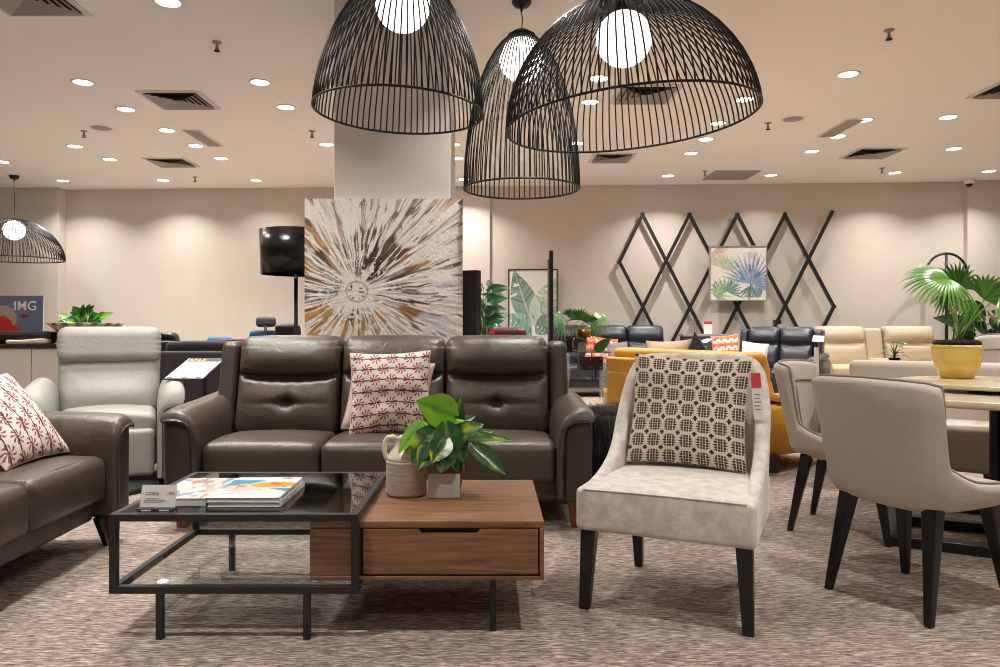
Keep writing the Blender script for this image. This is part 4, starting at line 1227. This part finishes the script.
# glass side table with smoked vase and fan palm
gx, gy = .815, 6.42
t = thing('glass_side_table', 'tall glass side table with brown bracket plates behind the taupe sofa', 'side table', (gx, gy, 0))
MB().add(box(-.19, .19, -.22, .22, .888, .900), smooth=False).build('glass_top', M['glass_top'], t, bevel=.002)
MB().add(box(-.15, .15, -.18, .18, .66, .670), smooth=False).build('glass_shelf', M['glass'], t)
for sx in (-1, 1): MB().add(box(sx*.155-.006, sx*.155+.006, -.19, .19, 0, .888), smooth=False).build('glass_side', M['glass'], t)
for yy, xx in ((-.2, -.02), (-.17, .07)):
    pl = MB().add(box(xx-.055, xx+.055, yy-.008, yy+.008, .745, .855), smooth=False).build('bracket_plate', M['darktop'], t, bevel=.002)
    mb = MB()
    for dx_ in (-.035, .035):
        for dz_ in (.765, .835): mb.add(tube([(xx+dx_, yy-.012, dz_), (xx+dx_, yy-.006, dz_)], .008, 10))
    mb.build('bolts', M['steel'], pl)
for sx in (-.06, .06): MB().add(tube([(sx, .02, .67), (sx, .02, .888)], .008, 10)).build('post', M['steel'], t)
t = thing('smoked_vase', 'squat smoked glass vase with a brass neck on the glass side table', 'vase', (.790, 6.31, .9005))
MB().add(lathe([(0, 0), (.085, 0), (.096, .01), (.099, .05), (.097, .09), (.085, .112), (.055, .122), (.053, .122), (.082, .108), (.092, .088), (.094, .05), (.09, .014), (0, .008)], 36)).build('body', M['smokeglass'], t)
MB().add(lathe([(.055, .118), (.057, .15), (.059, .182), (.055, .182), (.052, .15), (.05, .118)], 36)).build('neck', M['gold'], t)
px_, py_, pz_ = .705, 6.54, .9005
t = thing('potted_fan_palm', 'fan palm in a dark grey pot behind the smoked vase', 'potted plant', (px_, py_, pz_))
MB().add(lathe([(0, 0), (.06, 0), (.082, .12), (.084, .13), (.078, .13), (.07, .11), (0, .11)], 28)).build('pot', M['greypot'], t)
MB().add(lathe([(0, .116), (.05, .118), (.074, .112)], 20)).build('soil', M['soil'], t)
lv = MB(); st = MB()
for i, (hub, tip, dy, R, nrm, n, sp, dp, c) in enumerate([
    ((563, 317), (541, 322), -.1, .20, (-.4, -.7, .5), 15, 170, .75, ((90, 150, 96), (160, 200, 150))),
    ((580, 320), (584, 302), -.04, .145, (.1, -.9, .5), 16, 200, .3, ((44, 116, 52), (90, 160, 70))),
    ((594, 316), (610, 314), .06, .17, (.2, -.5, .9), 14, 150, .6, ((56, 128, 60), (110, 176, 80))),
    ((588, 322), (600, 308), .1, .14, (.2, -.5, .7), 12, 150, .4, ((50, 100, 60), (90, 140, 84))),
    ((570, 318), (574, 306), .12, .14, (0, -.9, .5), 12, 150, .3, ((50, 96, 66), (110, 150, 110))),
    ((590, 324), (602, 330), -.08, .12, (.2, -.8, .5), 10, 120, .5, ((60, 120, 54), (104, 164, 70)))]):
    hb = V(at(*hub, py_+dy)) - V((px_, py_, pz_)); tp = V(at(*tip, py_+dy*1.2)) - V((px_, py_, pz_))
    fan_leaf(lv, hb, tp-hb, nrm, R, n, math.radians(sp), dp, c[0], c[1], seed=i+21)
    stalk(st, (.015*math.cos(i*2.2), .015*math.sin(i*2.2), .11), hb, .03, .004, .0025)
hb = V(at(596, 350, 6.3)) - V((px_, py_, pz_)); tp = V(at(611, 338, 6.25)) - V((px_, py_, pz_))
ovate(lv, hb, tp-hb, (.2, -1, .4), .17, .085, .1, lambda a, q: lin(92, 156, 66))
stalk(st, (.02, -.02, .11), hb, .03, .004, .0025)
lv.build('foliage', M['leafv'], t); st.build('stems', M['leafv'], t)

# slim black folding screen seen edge-on
t = thing('room_divider', 'slim black framed screen seen edge-on behind the right end of the taupe sofa', 'screen', (.50, 6.2, 0), -.088)
for (xx, yy, hh, w_) in ((.008, -.30, 1.705, .016), (-.012, .34, 1.69, .016)):
    MB().add(box(xx-w_, xx+w_, yy-.02, yy+.02, 0, hh), smooth=False).build('post', M['black'], t, bevel=.002)
MB().add(box(-.014, .004, -.28, .32, .1, 1.63), T(0, 0, 0, rz=.03), smooth=False).build('panel', mat('dark_red_panel', lin(70, 30, 28), .4), t)
for zz in (.06, 1.64): MB().add(box(-.012, .008, -.28, .32, zz, zz+.03), T(rz=.03), smooth=False).build('crossbar', M['black'], t)

# ================================================================ PICTURES
def panel_picture(name, label, w_, h_, fn, nu, nv, mtx, frame, fw, depth, relief=None, edge='canvas_edge'):
    t = thing(name, label, 'picture'); t.matrix_world = mtx
    U, W_ = uvgrid(nu, nv); c = fn(U, W_); rl = relief(U, W_) if relief else np.zeros(U.shape)
    N = nu+1
    vs = [((U[j, i]-.5)*w_, -depth-.0005-rl[j, i], W_[j, i]*h_) for j in range(nv+1) for i in range(N)]
    fs = [(j*N+i, j*N+i+1, (j+1)*N+i+1, (j+1)*N+i) for j in range(nv) for i in range(nu)]
    mb = MB(); mb.add((vs, fs), col=collist(c)); mb.build('painted_front', M['paint'], t)
    MB().add(box(-w_/2, w_/2, -depth, 0, 0, h_), smooth=False).build('stretcher', M[edge], t)
    if frame:
        mb = MB(); a, b_ = -w_/2-fw, w_/2+fw
        mb.add(box(a, -w_/2, -depth-.012, .004, -fw, h_+fw), smooth=False); mb.add(box(w_/2, b_, -depth-.012, .004, -fw, h_+fw), smooth=False)
        mb.add(box(-w_/2, w_/2, -depth-.012, .004, -fw, 0), smooth=False); mb.add(box(-w_/2, w_/2, -depth-.012, .004, h_, h_+fw), smooth=False)
        mb.build('frame', frame, t, bevel=.002)
    return t
panel_picture('abstract_painting', 'large square abstract painting bursting in white and brown on the grey pillar', 1.150, 1.13, burst, 250, 240, T(-.775, 5.4995, .91), None, 0, .035, burst_relief)
panel_picture('palm_picture', 'square blue palm leaf picture hung over the black diamond lattice', .93, .90, bluepalm, 110, 110, T(4.21, 12.76, 1.545, rz=WROT), M['silver'], .018, .04)
panel_picture('banana_leaf_picture', 'tall green banana leaf picture in thin black frame behind the black screen', .82, 1.30, banana, 100, 150, T(.745, 13.02, .77, rx=-.02, rz=WROT), M['black'], .02, .03)

# black diamond lattice on the wall
t = thing('diamond_lattice', 'black metal diamond lattice fixed on the back wall behind blue palm picture', 'wall decoration', (4.0, wallY(4.0), 0), WROT)
def wl(px, py):
    # point on the wall seen at the pixel
    k = (px-CX)/F; Y = 13.15/(1+.0514*k) - .13; X = k*Y
    return V(((X-4.0)/math.cos(WROT), -.12, H-(py-CY)*Y/F))
R0, R1, R2, R3 = 214.5, 260.5, 307, 353
seg = [((620, 262), (643, R0)), ((643, R0), (714, R3)), ((620, 262), (667, R3)), ((620, R3), (690, R0)), ((690, R0), (762, R3)), ((667, R3), (738, R0)), ((738, R0), (811, R3)),
       ((714, R3), (785.5, R0)), ((785.5, R0), (834.5, 306.5)), ((762, R3), (832.5, 212.5)), ((834.5, 306.5), (811, R3))]
for i, (a, b_) in enumerate(seg):
    A, B = wl(*a), wl(*b_); d = (B-A); L_ = d.length; ang = math.atan2(d.z, d.x)
    mb = MB(); mb.add(box(-.035, L_+.035, -.02+.002*(i % 3), .02, -.027, .027), Matrix.Translation(A) @ Matrix.Rotation(-ang, 4, 'Y'), smooth=False)
    mb.build('bar', M['black'], t)
# ================================================================ BACKGROUND, RIGHT
sofa('navy_sofa', 'navy leather sofa against the back wall under the lattice, left of the console', 'sofa', 3, (1.93, 11.55, 0), 0, M['navy'], M['navy'], sw=.60, tuft=False, detail=0, foot=True, footm=M['blackleg'], wings=False, sz=1.06)
sofa('navy_recliner', 'navy leather reclining armchair with puffy back right of the grey console', 'armchair', 2, (3.92, 10.55, 0), math.radians(-34), M['navy'], M['navy'], sw=.46, tuft=False, detail=0, foot=True, footm=M['blackleg'], wings=True, sz=1.04)
sofa('cream_reclining_sofa', 'cream leather two-seat reclining sofa with centre console by the back wall', 'sofa', 2, (6.12, 11.35, 0), math.radians(-3), M['cream'], M['cream'], sw=.78, tuft=False, detail=0, foot=True, footm=M['blackleg'], wings=False, sz=1.05, gap=.30)
cushion('throw_cushion', 'orange and white patterned cushion on the navy sofa behind the glass table', .50, .46, .14, 60, scalecloth, lin(206, 150, 120), T(1.72, 11.75, .50, rx=-.35, ry=.15), group='orange patterned cushions', seed=8)
cushion('throw_cushion', 'grey plain cushion beside the orange cushion on the navy sofa', .36, .36, .13, 20, plain(lin(128, 116, 116)), lin(120, 110, 108), T(2.02, 11.72, .50, rx=-.3, ry=-.1), seed=9)
cushion('throw_cushion', 'orange and white patterned cushion on the navy recliner', .38, .46, .15, 60, scalecloth, lin(206, 150, 120), T(3.42, 10.80, .52, rx=-.2, ry=-.1, rz=-.3), group='orange patterned cushions', seed=10)
cushion('throw_cushion', 'small pinkish white cushion next to the orange one on navy recliner', .36, .36, .13, 30, pinkcloth, lin(206, 190, 184), T(3.72, 10.62, .52, rx=-.2, ry=.12, rz=-.3), seed=12)
t = thing('console_table', 'low grey console table against the back wall between the navy seats', 'console table', (3.62, 12.55, 0), WROT)
MB().add(box(-.42, .42, -.2, .2, .93, .97), smooth=False).build('top', M['vent_grey'], t, bevel=.004)
MB().add(box(-.40, .40, -.18, .18, .12, .93), smooth=False).build('body', M['dgrey'], t)
for sx in (-.36, .36): MB().add(box(sx-.02, sx+.02, -.16, .16, 0, .12), smooth=False).build('leg', M['black'], t)
t = thing('sale_sign', 'upright white sign with a red band standing on the grey console', 'sign', (3.62, 12.45, .9705))
MB().add(box(-.07, .07, -.004, .004, .0, .215), smooth=False).build('card', M['paper'], t)
MB().add(box(-.068, .068, -.006, -.004, .165, .21), smooth=False).build('red_band', M['ink_red'], t)
MB().add(box(-.08, .08, -.03, .03, 0, .008), smooth=False).build('foot', M['acrylic'], t)
def sign_stand(label, base, pts, post):
    t = thing('sign_stand', label, 'sign stand', base)
    bz = V(base)
    A, B, Cc, D = [V(p)-bz for p in pts]
    n = (B-A).cross(D-A).normalized()*.004
    v = [A, B, Cc, D, A-n*2, B-n*2, Cc-n*2, D-n*2]
    MB().add((v, [(0,1,2,3),(7,6,5,4),(0,4,5,1),(1,5,6,2),(2,6,7,3),(3,7,4,0)]), smooth=False).build('plate', M['ink_dark'], t)
    e = lambda u, w_, k=1: A + (B-A)*u + (D-A)*w_ + n*(.4*k)
    q = lambda u0, u1, w0, w1, k=1: ([e(u0, w0, k), e(u1, w0, k), e(u1, w1, k), e(u0, w1, k)], [(0,1,2,3)])
    MB().add(q(.03, .97, .03, .97), smooth=False).build('sheet', M['paper'], t)
    P = V(post)-bz; pz = (A.z+D.z)/2
    MB().add(box(P.x-.011, P.x+.011, P.y-.011, P.y+.011, .01, P.z), smooth=False).build('post', M['black'], t)
    MB().add(lathe([(0, 0), (.14, 0), (.14, .008), (.02, .014), (0, .014)], 28), T(P.x, P.y, 0)).build('foot', M['black'], t)
    return t, q, e
a = at(163, 379, 5.5); b_ = at(203, 379, 5.5); d_ = at(189, 358, 5.95); c_ = (d_[0]+b_[0]-a[0], 5.95, d_[2])
t, q, e = sign_stand('black sign stand with a tilted white price sheet behind the left end of three-seat sofa', (a[0]+.27, 5.55, 0), [a, b_, c_, d_], (b_[0]-.005, 5.55, b_[2]+.012))
MB().add(q(.05, .95, .80, .97, 1.2), smooth=False).build('dark_header', M['ink_dark'], t)
def onsheet(body, size, m, u, w_):
    A_, U_, W_ = e(0, 0), (e(1, 0)-e(0, 0)).normalized(), (e(0, 1)-e(0, 0)); W_ = (W_ - U_*W_.dot(U_)).normalized(); n_ = U_.cross(W_)
    p_ = e(u, w_, 1.6); mt = Matrix((U_, W_, n_)).transposed().to_4x4(); mt.translation = p_
    text(body, size, m, t, mt, ext=.0003)
onsheet('SALE', .062, mat('ink_yellow', lin(232, 206, 90), .5), .32, .885); onsheet('2,990', .045, M['ink_red'], .62, .62)
for (u0, u1, w0) in ((.12, .5, .7), (.12, .45, .5), (.12, .6, .42), (.12, .55, .34)): MB().add(q(u0, u1, w0, w0+.02, 1.3), smooth=False).build('text_line', M['vent_grey'], t)
for u0 in (.06, .42, .78): MB().add(q(u0, u0+.14, .035, .075, 1.3), smooth=False).build('logo_block', M['ink_dark'], t)
a = at(697, 343, 8.4); b_ = at(706, 343, 8.4); d_ = at(707, 338, 8.75); c_ = at(717, 338, 8.75)
t, q, e = sign_stand('tilted white sign plate with red corner above the back of the mustard sofa', (a[0]+.05, 8.5, 0), [a, b_, c_, d_], (a[0]+.06, 8.5, a[2]+.01))
MB().add(q(.05, .95, .7, .95, 1.2), smooth=False).build('red_header', M['ink_red'], t)
a = at(812, 341.5, 8.4); b_ = at(824, 342, 8.4); d_ = at(813, 335.5, 8.8); c_ = at(826, 336, 8.8)
t, q, e = sign_stand('tilted grey sign plate on a thin post before the cream reclining sofa', (a[0]+.08, 8.5, 0), [a, b_, c_, d_], (a[0]+.09, 8.5, a[2]+.01))
t = thing('small_sign', 'thin white upright sign behind the farther dining chair', 'sign', (3.03, 6.9, 0))
MB().add(box(-.018, .018, -.004, .004, .45, .915), T(0, 0, 0, ry=-.03), smooth=False).build('card', M['paper'], t)
MB().add(lathe([(0, 0), (.09, 0), (.09, .01), (.012, .016), (.008, .46), (0, .46)], 18)).build('stand', M['steel'], t)

# arched black stand
t = thing('arched_stand', 'black stand with an arched top against the back wall behind yellow pot palm', 'stand', (7.56, 12.42, 0))
MB().add(tube([(0, 0, .02), (0, 0, 2.29)], .024, 10)).build('pole', M['black'], t)
MB().add(tube([(.345*math.cos(PI*i/24), 0, 1.96+.345*math.sin(PI*i/24)) for i in range(-2, 27)], .022, 8)).build('arch', M['black'], t)
MB().add(lathe([(0, 0), (.2, 0), (.2, .02), (.03, .03), (0, .03)], 28)).build('base', M['black'], t)
t = thing('side_table', 'small round black side table behind the pale armchair, under a tiny plant', 'side table', (3.64, 6.75, 0))
MB().add(lathe([(0, .755), (.16, .755), (.165, .765), (.165, .775), (0, .775)], 32)).build('top', M['black'], t)
MB().add(tube([(0, 0, .01), (0, 0, .755)], .015, 10)).build('post', M['black'], t)
MB().add(lathe([(0, 0), (.13, 0), (.13, .012), (0, .014)], 28)).build('foot', M['black'], t)
def leafy(label, cat, loc, potr, poth, leaves, potm, name='potted_plant', c=lambda s: lin(40, 96, 44), stemc=(70, 110, 50)):
    t = thing(name, label, cat, loc)
    MB().add(lathe([(0, 0), (potr*.75, 0), (potr, poth*.95), (potr*1.03, poth), (potr*.92, poth), (potr*.88, poth*.88), (0, poth*.88)], 28)).build('pot', potm, t)
    MB().add(lathe([(0, poth*.90), (potr*.86, poth*.88)], 20)).build('soil', M['soil'], t)
    lv, st = MB(), MB(); l0 = V(loc)
    for i, (A, d, nr, Ln, W) in enumerate(leaves):
        A = V(A)
        cc = c(i); ovate(lv, A, d, nr, Ln, W, .25, lambda a_, q, cc=cc: tuple(x*(1+.9*math.exp(-(q/.08)**2)) for x in cc), nu=4, nv=8)
        pts = [V((0, 0, poth*.85)), V((A.x*.25, A.y*.25, poth*.85+(A.z-poth*.85)*.6)), A]
        st.add(tube(pts, [.005, .004, .003], 5), col=lin(*stemc))
    lv.build('foliage', M['leafv'], t); st.build('stems', M['leafv'], t)
    return t
rr = random.Random(9)
def ring_leaves(n, h0, h1, spread, Ln, W, up=.4, rr=rr, nr=(0, 0, 1)):
    out = []
    for i in range(n):
        a = i*2.4 + rr.random()*.5; f = i/max(1, n-1); z = h0+(h1-h0)*f; r = spread*(.35+.65*rr.random())*(1-.35*f)
        d = V((math.cos(a), math.sin(a), up*(.3+rr.random())))
        out.append(((r*math.cos(a)*.5, r*math.sin(a)*.5, z), d, nr, Ln*(.75+.5*rr.random()), W*(.75+.5*rr.random())))
    return out
leafy('tiny green plant in a black pot beyond the pale armchair, left of yellow pot', 'potted plant', (3.64, 6.75, .7755), .05, .05, ring_leaves(12, .07, .20, .14, .10, .05, .2), M['black'], c=lambda s: lin(50, 120, 60))
leafy('dark broad-leaved floor plant at the right behind the fan palm', 'potted plant', (4.95, 7.4, 0), .2, .4, ring_leaves(40, .7, 1.22, .55, .26, .15, .5, nr=(.1, -1, .5)), M['greypot'], c=lambda s: [lin(26, 56, 34), lin(40, 80, 44), lin(20, 44, 30)][s % 3])
leafy('dark green fiddle-leaf plant between the painting and banana leaf picture', 'potted plant', (-.07, 9.3, 0), .2, .42, ring_leaves(64, .45, 1.60, .30, .22, .15, .3, nr=(.1, -1, .5)), M['greypot'], c=lambda s: [lin(30, 74, 44), lin(44, 96, 56), lin(24, 58, 38)][s % 3])

# black edge-on mirror and burgundy chair behind the taupe sofa
t = thing('standing_mirror', 'tall black framed standing mirror seen edge-on right of the abstract painting', 'mirror', (-.19, 6.9, 0), math.radians(58))
MB().add(box(-.045, .045, -.10, .10, 0, 1.62), smooth=False).build('frame', M['gloss_black'], t, bevel=.004)
MB().add(box(.046, .052, -.09, .09, .05, 1.48), smooth=False).build('glass', mat('mirror_glass', (.8, .8, .8), .03, metal=1), t)
t = thing('burgundy_chair', 'burgundy leather chair back just above the taupe sofa', 'chair', (.19, 8.2, 0), math.radians(180))
MB().add(rbox((.40, .14, .55), .06, (6,3,6), center=(0, .22, .82))).build('backrest', M['burgundy'], t)
MB().add(rbox((.5, .5, .16), .05, (6,6,3), center=(0, -.05, .46))).build('seat', M['burgundy'], t)
MB().add(tube([(0, 0, .03), (0, 0, .40)], .03, 12)).build('post', M['steel'], t)
MB().add(lathe([(0, 0), (.25, 0), (.25, .02), (.04, .04), (0, .04)], 28)).build('base', M['steel'], t)
MB().add(tube([(0, .2, .42), (0, .27, .5), (0, .27, .7)], .02, 8)).build('back_bracket', M['steel'], t)
MB().add(box(.14, .19, .287, .292, 1.02, 1.085), smooth=False).build('red_tag', M['ink_red'], t)
for (px, py, lab) in [(496, 325, 'small black box on the back wall left of the banana leaf picture'), (777.5, 323, 'small black and tan wall box at the end of the diamond lattice')]:
    k_ = (px-CX)/F; Y = 13.15/(1+.0514*k_)-.09; X = k_*Y
    t = thing('wall_box', lab, 'wall box', (X, Y, H-(py-CY)*Y/F), WROT)
    MB().add(box(-.055, .055, -.03, .07, -.02, .05), smooth=False).build('cover', M['black'], t, bevel=.004)
    MB().add(box(-.05, .05, -.025, .07, -.07, -.02), smooth=False).build('back_plate', M['benchfab'], t)

# ================================================================ BACKGROUND, LEFT
t = thing('floor_lamp', 'floor lamp with a glossy black drum shade left of the abstract painting', 'floor lamp', (at(296, 300, 7.0)[0], 7.0, 0))
MB().add(lathe([(.318, 1.59), (.330, 2.0), (.325, 2.0), (.313, 1.59), (.318, 1.59)], 48)).build('lamp_shade', M['gloss_black'], t)
MB().add(tube([(0, 0, .02), (0, 0, 1.66)], .018, 12)).build('pole', M['black'], t)
mb = MB()
for k in range(3): mb.add(tube([(0, 0, 1.66), (.315*math.cos(k*2.1), .315*math.sin(k*2.1), 1.64)], .005, 6))
mb.build('shade_ring', M['black'], t)
MB().add(lathe([(0, 0), (.17, 0), (.17, .025), (.02, .035), (0, .035)], 32)).build('base', M['black'], t)
def simple_chair(name, label, loc, rz, mt, w, sh, bh, d=.5, hr=None):
    t = thing(name, label, 'chair', loc, rz)
    MB().add(rbox((w, d, .14), .05, (5,5,2), center=(0, 0, sh-.07))).build('seat', mt, t)
    MB().add(rbox((w*.96, .11, bh-sh+.03), .05, (5,2,5), lambda p: (p.x*(1-.10*max(0, p.z)), p.y+.12*p.z, p.z), center=(0, d/2, (bh+sh)/2-.01))).build('backrest', mt, t)
    MB().add(tube([(0, 0, .03), (0, 0, sh-.13)], .03, 12)).build('post', M['steel'], t)
    mb = MB()
    for k in range(5): mb.add(frustum(.26*math.cos(k*1.257), .26*math.sin(k*1.257), .02, 0, 0, .02, .0, .06))
    mb.build('base', M['black'], t)
    if hr:
        MB().add(rbox((hr[0], .09, hr[1]), .04, (4,2,3), center=(hr[2], d/2+.08, bh+.10))).build('headrest', M['dgrey'], t)
        MB().add(tube([(hr[2], d/2+.09, bh-.1), (hr[2], d/2+.10, bh+.08)], .016, 8)).build('headrest_post', M['steel'], t)
    return t
simple_chair('office_chair', 'petrol blue chair with a dark grey headrest left of the floor lamp', (-2.53, 8.7, 0), PI, M['petrol'], .36, .47, 1.055, hr=(.22, .115, -.03))
simple_chair('swivel_chair', 'black swivel chair directly behind the floor lamp pole', (-2.11, 8.32, 0), PI-.2, M['black'], .30, .47, 1.13)
simple_chair('tub_chair', 'round bright blue chair back peeking above the aubergine sofa', (-2.89, 8.32, 0), PI, M['blue'], .30, .45, .99)
sofa('aubergine_sofa', 'dark aubergine sofa seen from behind, back of the tilted price sheet', 'sofa', 2, (-2.22, 7.45, 0), PI, M['purple'], M['purple'], sw=.66, tuft=False, detail=0, foot=True, footm=M['blackleg'], wings=False, sz=.93)
t = thing('wood_ledge', 'reddish wood console just behind the aubergine sofa', 'console table', (-2.2, 7.72, 0))
MB().add(box(-.6, .75, -.09, .09, .945, .975), smooth=False).build('top', M['rust'], t, bevel=.004)
for sx in (-.55, .70): MB().add(box(sx-.02, sx+.02, -.07, .07, 0, .945), smooth=False).build('leg', M['rust'], t)
sofa('black_armchair', 'black leather armchair back peeking out right of the pale headrest', 'armchair', 1, (-3.72, 9.0, 0), PI, M['blackleather'], M['blackleather'], sw=.56, tuft=False, detail=0, foot=True, footm=M['blackleg'], wings=False, sz=.99)
o = thing('white_tag', 'small white tag on the back of the black leather armchair', 'price tag', (-3.86, 8.045, .93))
MB().add(box(-.06, .06, -.002, .002, -.015, .015), smooth=False).build('tag_sheet', M['paper'], o)
MB().add(box(-.03, .04, -.003, -.002, -.005, .005), smooth=False).build('print', M['ink_dark'], o)

t = thing('sideboard', 'long white sideboard with a dark top behind the pale recliner', 'sideboard', (-5.1, 7.5, 0))
MB().add(box(-1.7, 1.28, -.28, .28, .90, .935), smooth=False).build('top', M['darktop'], t, bevel=.004)
MB().add(box(-1.68, 1.26, -.24, .27, .06, .90), smooth=False).build('body', M['offwhite'], t)
MB().add(box(-1.66, 1.24, -.22, .25, 0, .06), smooth=False).build('plinth', M['darktop'], t)
for i in range(5):
    xa = -1.68 + .588*i
    MB().add(box(xa+.004, xa+.584, -.262, -.241, .07, .893), smooth=False).build('door', M['offwhite'], t, bevel=.002)
# poster board
def poster(u, v):
    base = np.ones(u.shape+(3,))*np.array(lin(96, 110, 138))
    base = mixc(base, lin(112, 126, 152), (vn(u*3, v*3, 3) > .5)*.6)
    base = mixc(base, lin(186, 160, 138), ((np.hypot((u-.48)/.20, (v-.50)/.30) < 1)))
    base = mixc(base, lin(206, 46, 40), ((v < .50-1.2*(u-.50)**2)*(u > .3)*(u < .86)*(v < 1.05-1.05*u)) | (np.hypot((u-.46)/.16, (v-.42)/.16) < 1))
    base = mixc(base, lin(206, 170, 146), (np.hypot((u-.80)/.09, (v-.14+.35*(u-.8))/.05) < 1))
    base = mixc(base, lin(40, 36, 40), (np.hypot((u-.42)/.05, (v-.60)/.06) < 1))
    return base
t = panel_picture('poster_board', 'blue poster board with white lettering leaning on the sideboard', .84, .485, poster, 70, 50, T(-4.995, 7.68, .936, rx=-.04), None, 0, .012)
tl = T(0, 0, 0)
text('IMG', .135, M['ink_white'], t, T(.235, -.014, .375, rx=PI/2), ext=.0006, bold=.001)
MB().add(box(.20, .27, -.0145, -.0128, .262, .30), smooth=False).build('flag', M['ink_red'], t)
MB().add(box(.22, .228, -.0152, -.0146, .262, .30), smooth=False).add(box(.20, .27, -.0152, -.0146, .277, .285), smooth=False).build('flag_cross', mat('flag_blue', lin(40, 60, 120), .6), t)
t = thing('bolster', 'black leather bolster lying on the sideboard before the poster', 'bolster', (-4.78, 7.40, .936))
MB().add(rbox((1.0, .17, .125), .05, (10,3,2), center=(0, 0, .0625))).build('body', M['blackleather'], t)
MB().add(tube([(.48, -.07, .02), (.49, -.07, .06), (.48, -.07, .105)], .004, 6)).build('seam', M['black'], t)
t = thing('cream_cushion_pad', 'thin cream pad lying in front of the black bolster on the sideboard', 'pad', (-4.47, 7.27, .936), .06)
MB().add(rbox((.40, .09, .045), .02, (8,3,2), lambda p: (p.x, p.y, p.z+.008*math.sin(p.x*14)*(p.z > 0)), center=(0, 0, .0225))).build('body', mat('cream_pad', lin(214, 200, 182), .8), t)
MB().add(tube([(-.19, -.045, .024), (0, -.047, .026), (.19, -.045, .024)], .0025, 5)).build('seam', M['canvas_edge'], t)
# striped basket with pothos
bxp = at(86, 300, 7.45)[0]
t = thing('potted_plant', 'leafy green plant in a striped bowl on the sideboard behind pale recliner', 'potted plant', (bxp, 7.45, .936))
pr = [(.13, 0), (.20, .06), (.27, .13), (.34, .20), (.335, .205), (.26, .14), (.19, .07), (0, .06)]
vf = lathe(pr, 96); cols = []
for (r, z) in pr:
    for k in range(96): cols.append(lin(96, 74, 66) if ((k + int(z*40)) % 6) < 3 else lin(206, 194, 182))
MB().add(vf, col=cols).build('bowl', mat('striped_bowl', (1,1,1), .6, vcol=True), t)
MB().add(lathe([(0, .15), (.26, .145)], 24)).build('soil', M['soil'], t)
lv, st = MB(), MB()
r8 = random.Random(8); sprays = []
for i in range(42):
    a_ = PI*(.02+.96*i/41); f_ = .45+.55*r8.random()
    qx = 86+29*math.cos(a_)*f_ - 2; qy = 325-21*math.sin(a_)**.8*f_ - (5 if qx > 104 else 0)
    sprays.append((86+(qx-86)*.55, 326+(qy-326)*.6, qx, qy, .075+.04*r8.random()))
for i, (px, py, qx, qy, W) in enumerate(sprays):
    yy = 7.40 + .1*math.sin(i*1.9)
    A = V(at(px, py, yy)) - V((bxp, 7.45, .936)); B = V(at(qx, qy, yy-.05)) - V((bxp, 7.45, .936))
    ovate(lv, A, B-A, (0, -.8, .7), (B-A).length*1.1, W, .12, (lambda i: lambda a_, q: tuple(x*(1+.5*math.exp(-(q/.1)**2)) for x in [lin(40, 100, 44), lin(70, 140, 52), lin(48, 112, 48), lin(120, 168, 56)][i % 4]))(i), nu=4, nv=8)
    st.add(tube([V((.03*math.cos(i*2), .03*math.sin(i*2), .14)), A], .004, 5), col=lin(80, 120, 50))
lv.build('foliage', M['leafv'], t); st.build('stems', M['leafv'], t)

# pale grey recliner
t = thing('recliner', 'pale grey leather recliner with high headrest at left behind the taupe loveseat', 'armchair', (-2.63, 5.12, 0), math.radians(24))
G = M['palegrey']
MB().add(lathe([(0, 0), (.33, 0), (.34, .02), (.30, .045), (.10, .06), (.10, .12), (0, .12)], 40)).build('swivel_base', M['black'], t)
MB().add(rbox((.64, .70, .20), .05, (8,8,3), lambda p: (p.x, p.y, p.z+(.03*max(0, 1-(p.x/.32)**2) if p.z > 0 else 0)), center=(0, .33, .40))).build('seat', G, t)
MB().add(rbox((.62, .12, .34), .04, (8,3,5), center=(0, .01, .235))).build('footrest', G, t)
MB().add(rbox((.66, .62, .18), .03, (4,4,2), center=(0, .36, .22))).build('underframe', G, t)
def dbk(p):
    z = p.z + .70
    y = p.y + .30*(z-.45); x = p.x*(1+.10*(z-.5))
    if p.y < 0: y -= .045*math.exp(-((z-.60)/.10)**2)*max(0, 1-(p.x/.33)**4) + .02*max(0, 1-(p.x/.33)**2) - .012*math.exp(-(p.x/.008)**2)*0
    return (x, y, z)
MB().add(rbox((.68, .17, .52), .075, (12,4,14), dbk, center=(0, .60, 0))).build('backrest', G, t)
def dhd(p):
    z = p.z; y = p.y + .22*p.z
    # gathered side seams
    x = p.x + .0015*math.sin(z*160)*(abs(p.x) > .30)
    return (x, y - (.02*max(0, 1-(p.x/.35)**2) if p.y < 0 else 0), z)
hd = MB().add(rbox((.715, .17, .265), .07, (14,4,20), dhd, center=(0, .70, .975))).build('headrest', G, t)
for s in (-1, 1):
    prof = [(x*.86, .06 if z < .2 else z*1.07) for x, z in PAD]; pan = [(x*.86, .05 if z < .2 else z*1.07) for x, z in PANEL]
    ys = [(-.085, -.10, -.030), (-.080, -.085, -.014), (-.065, -.055, -.004), (-.03, -.025, 0), (.05, -.006, 0), (.2, 0, 0), (.4, .01, 0), (.6, .02, 0), (.64, .02, -.015)]
    ao = MB().add(loft_arm(prof, s, .325, ys)).build('armrest', G, t, wn=True)
    MB().add(loft_arm(pan, s, .325, [(-.062, -.04, -.02), (-.058, -.035, -.008), (-.048, -.03, -.001), (.0, -.01, 0), (.4, 0, 0), (.64, 0, 0)])).build('side_panel', G, ao)
bpy.context.view_layer.update()
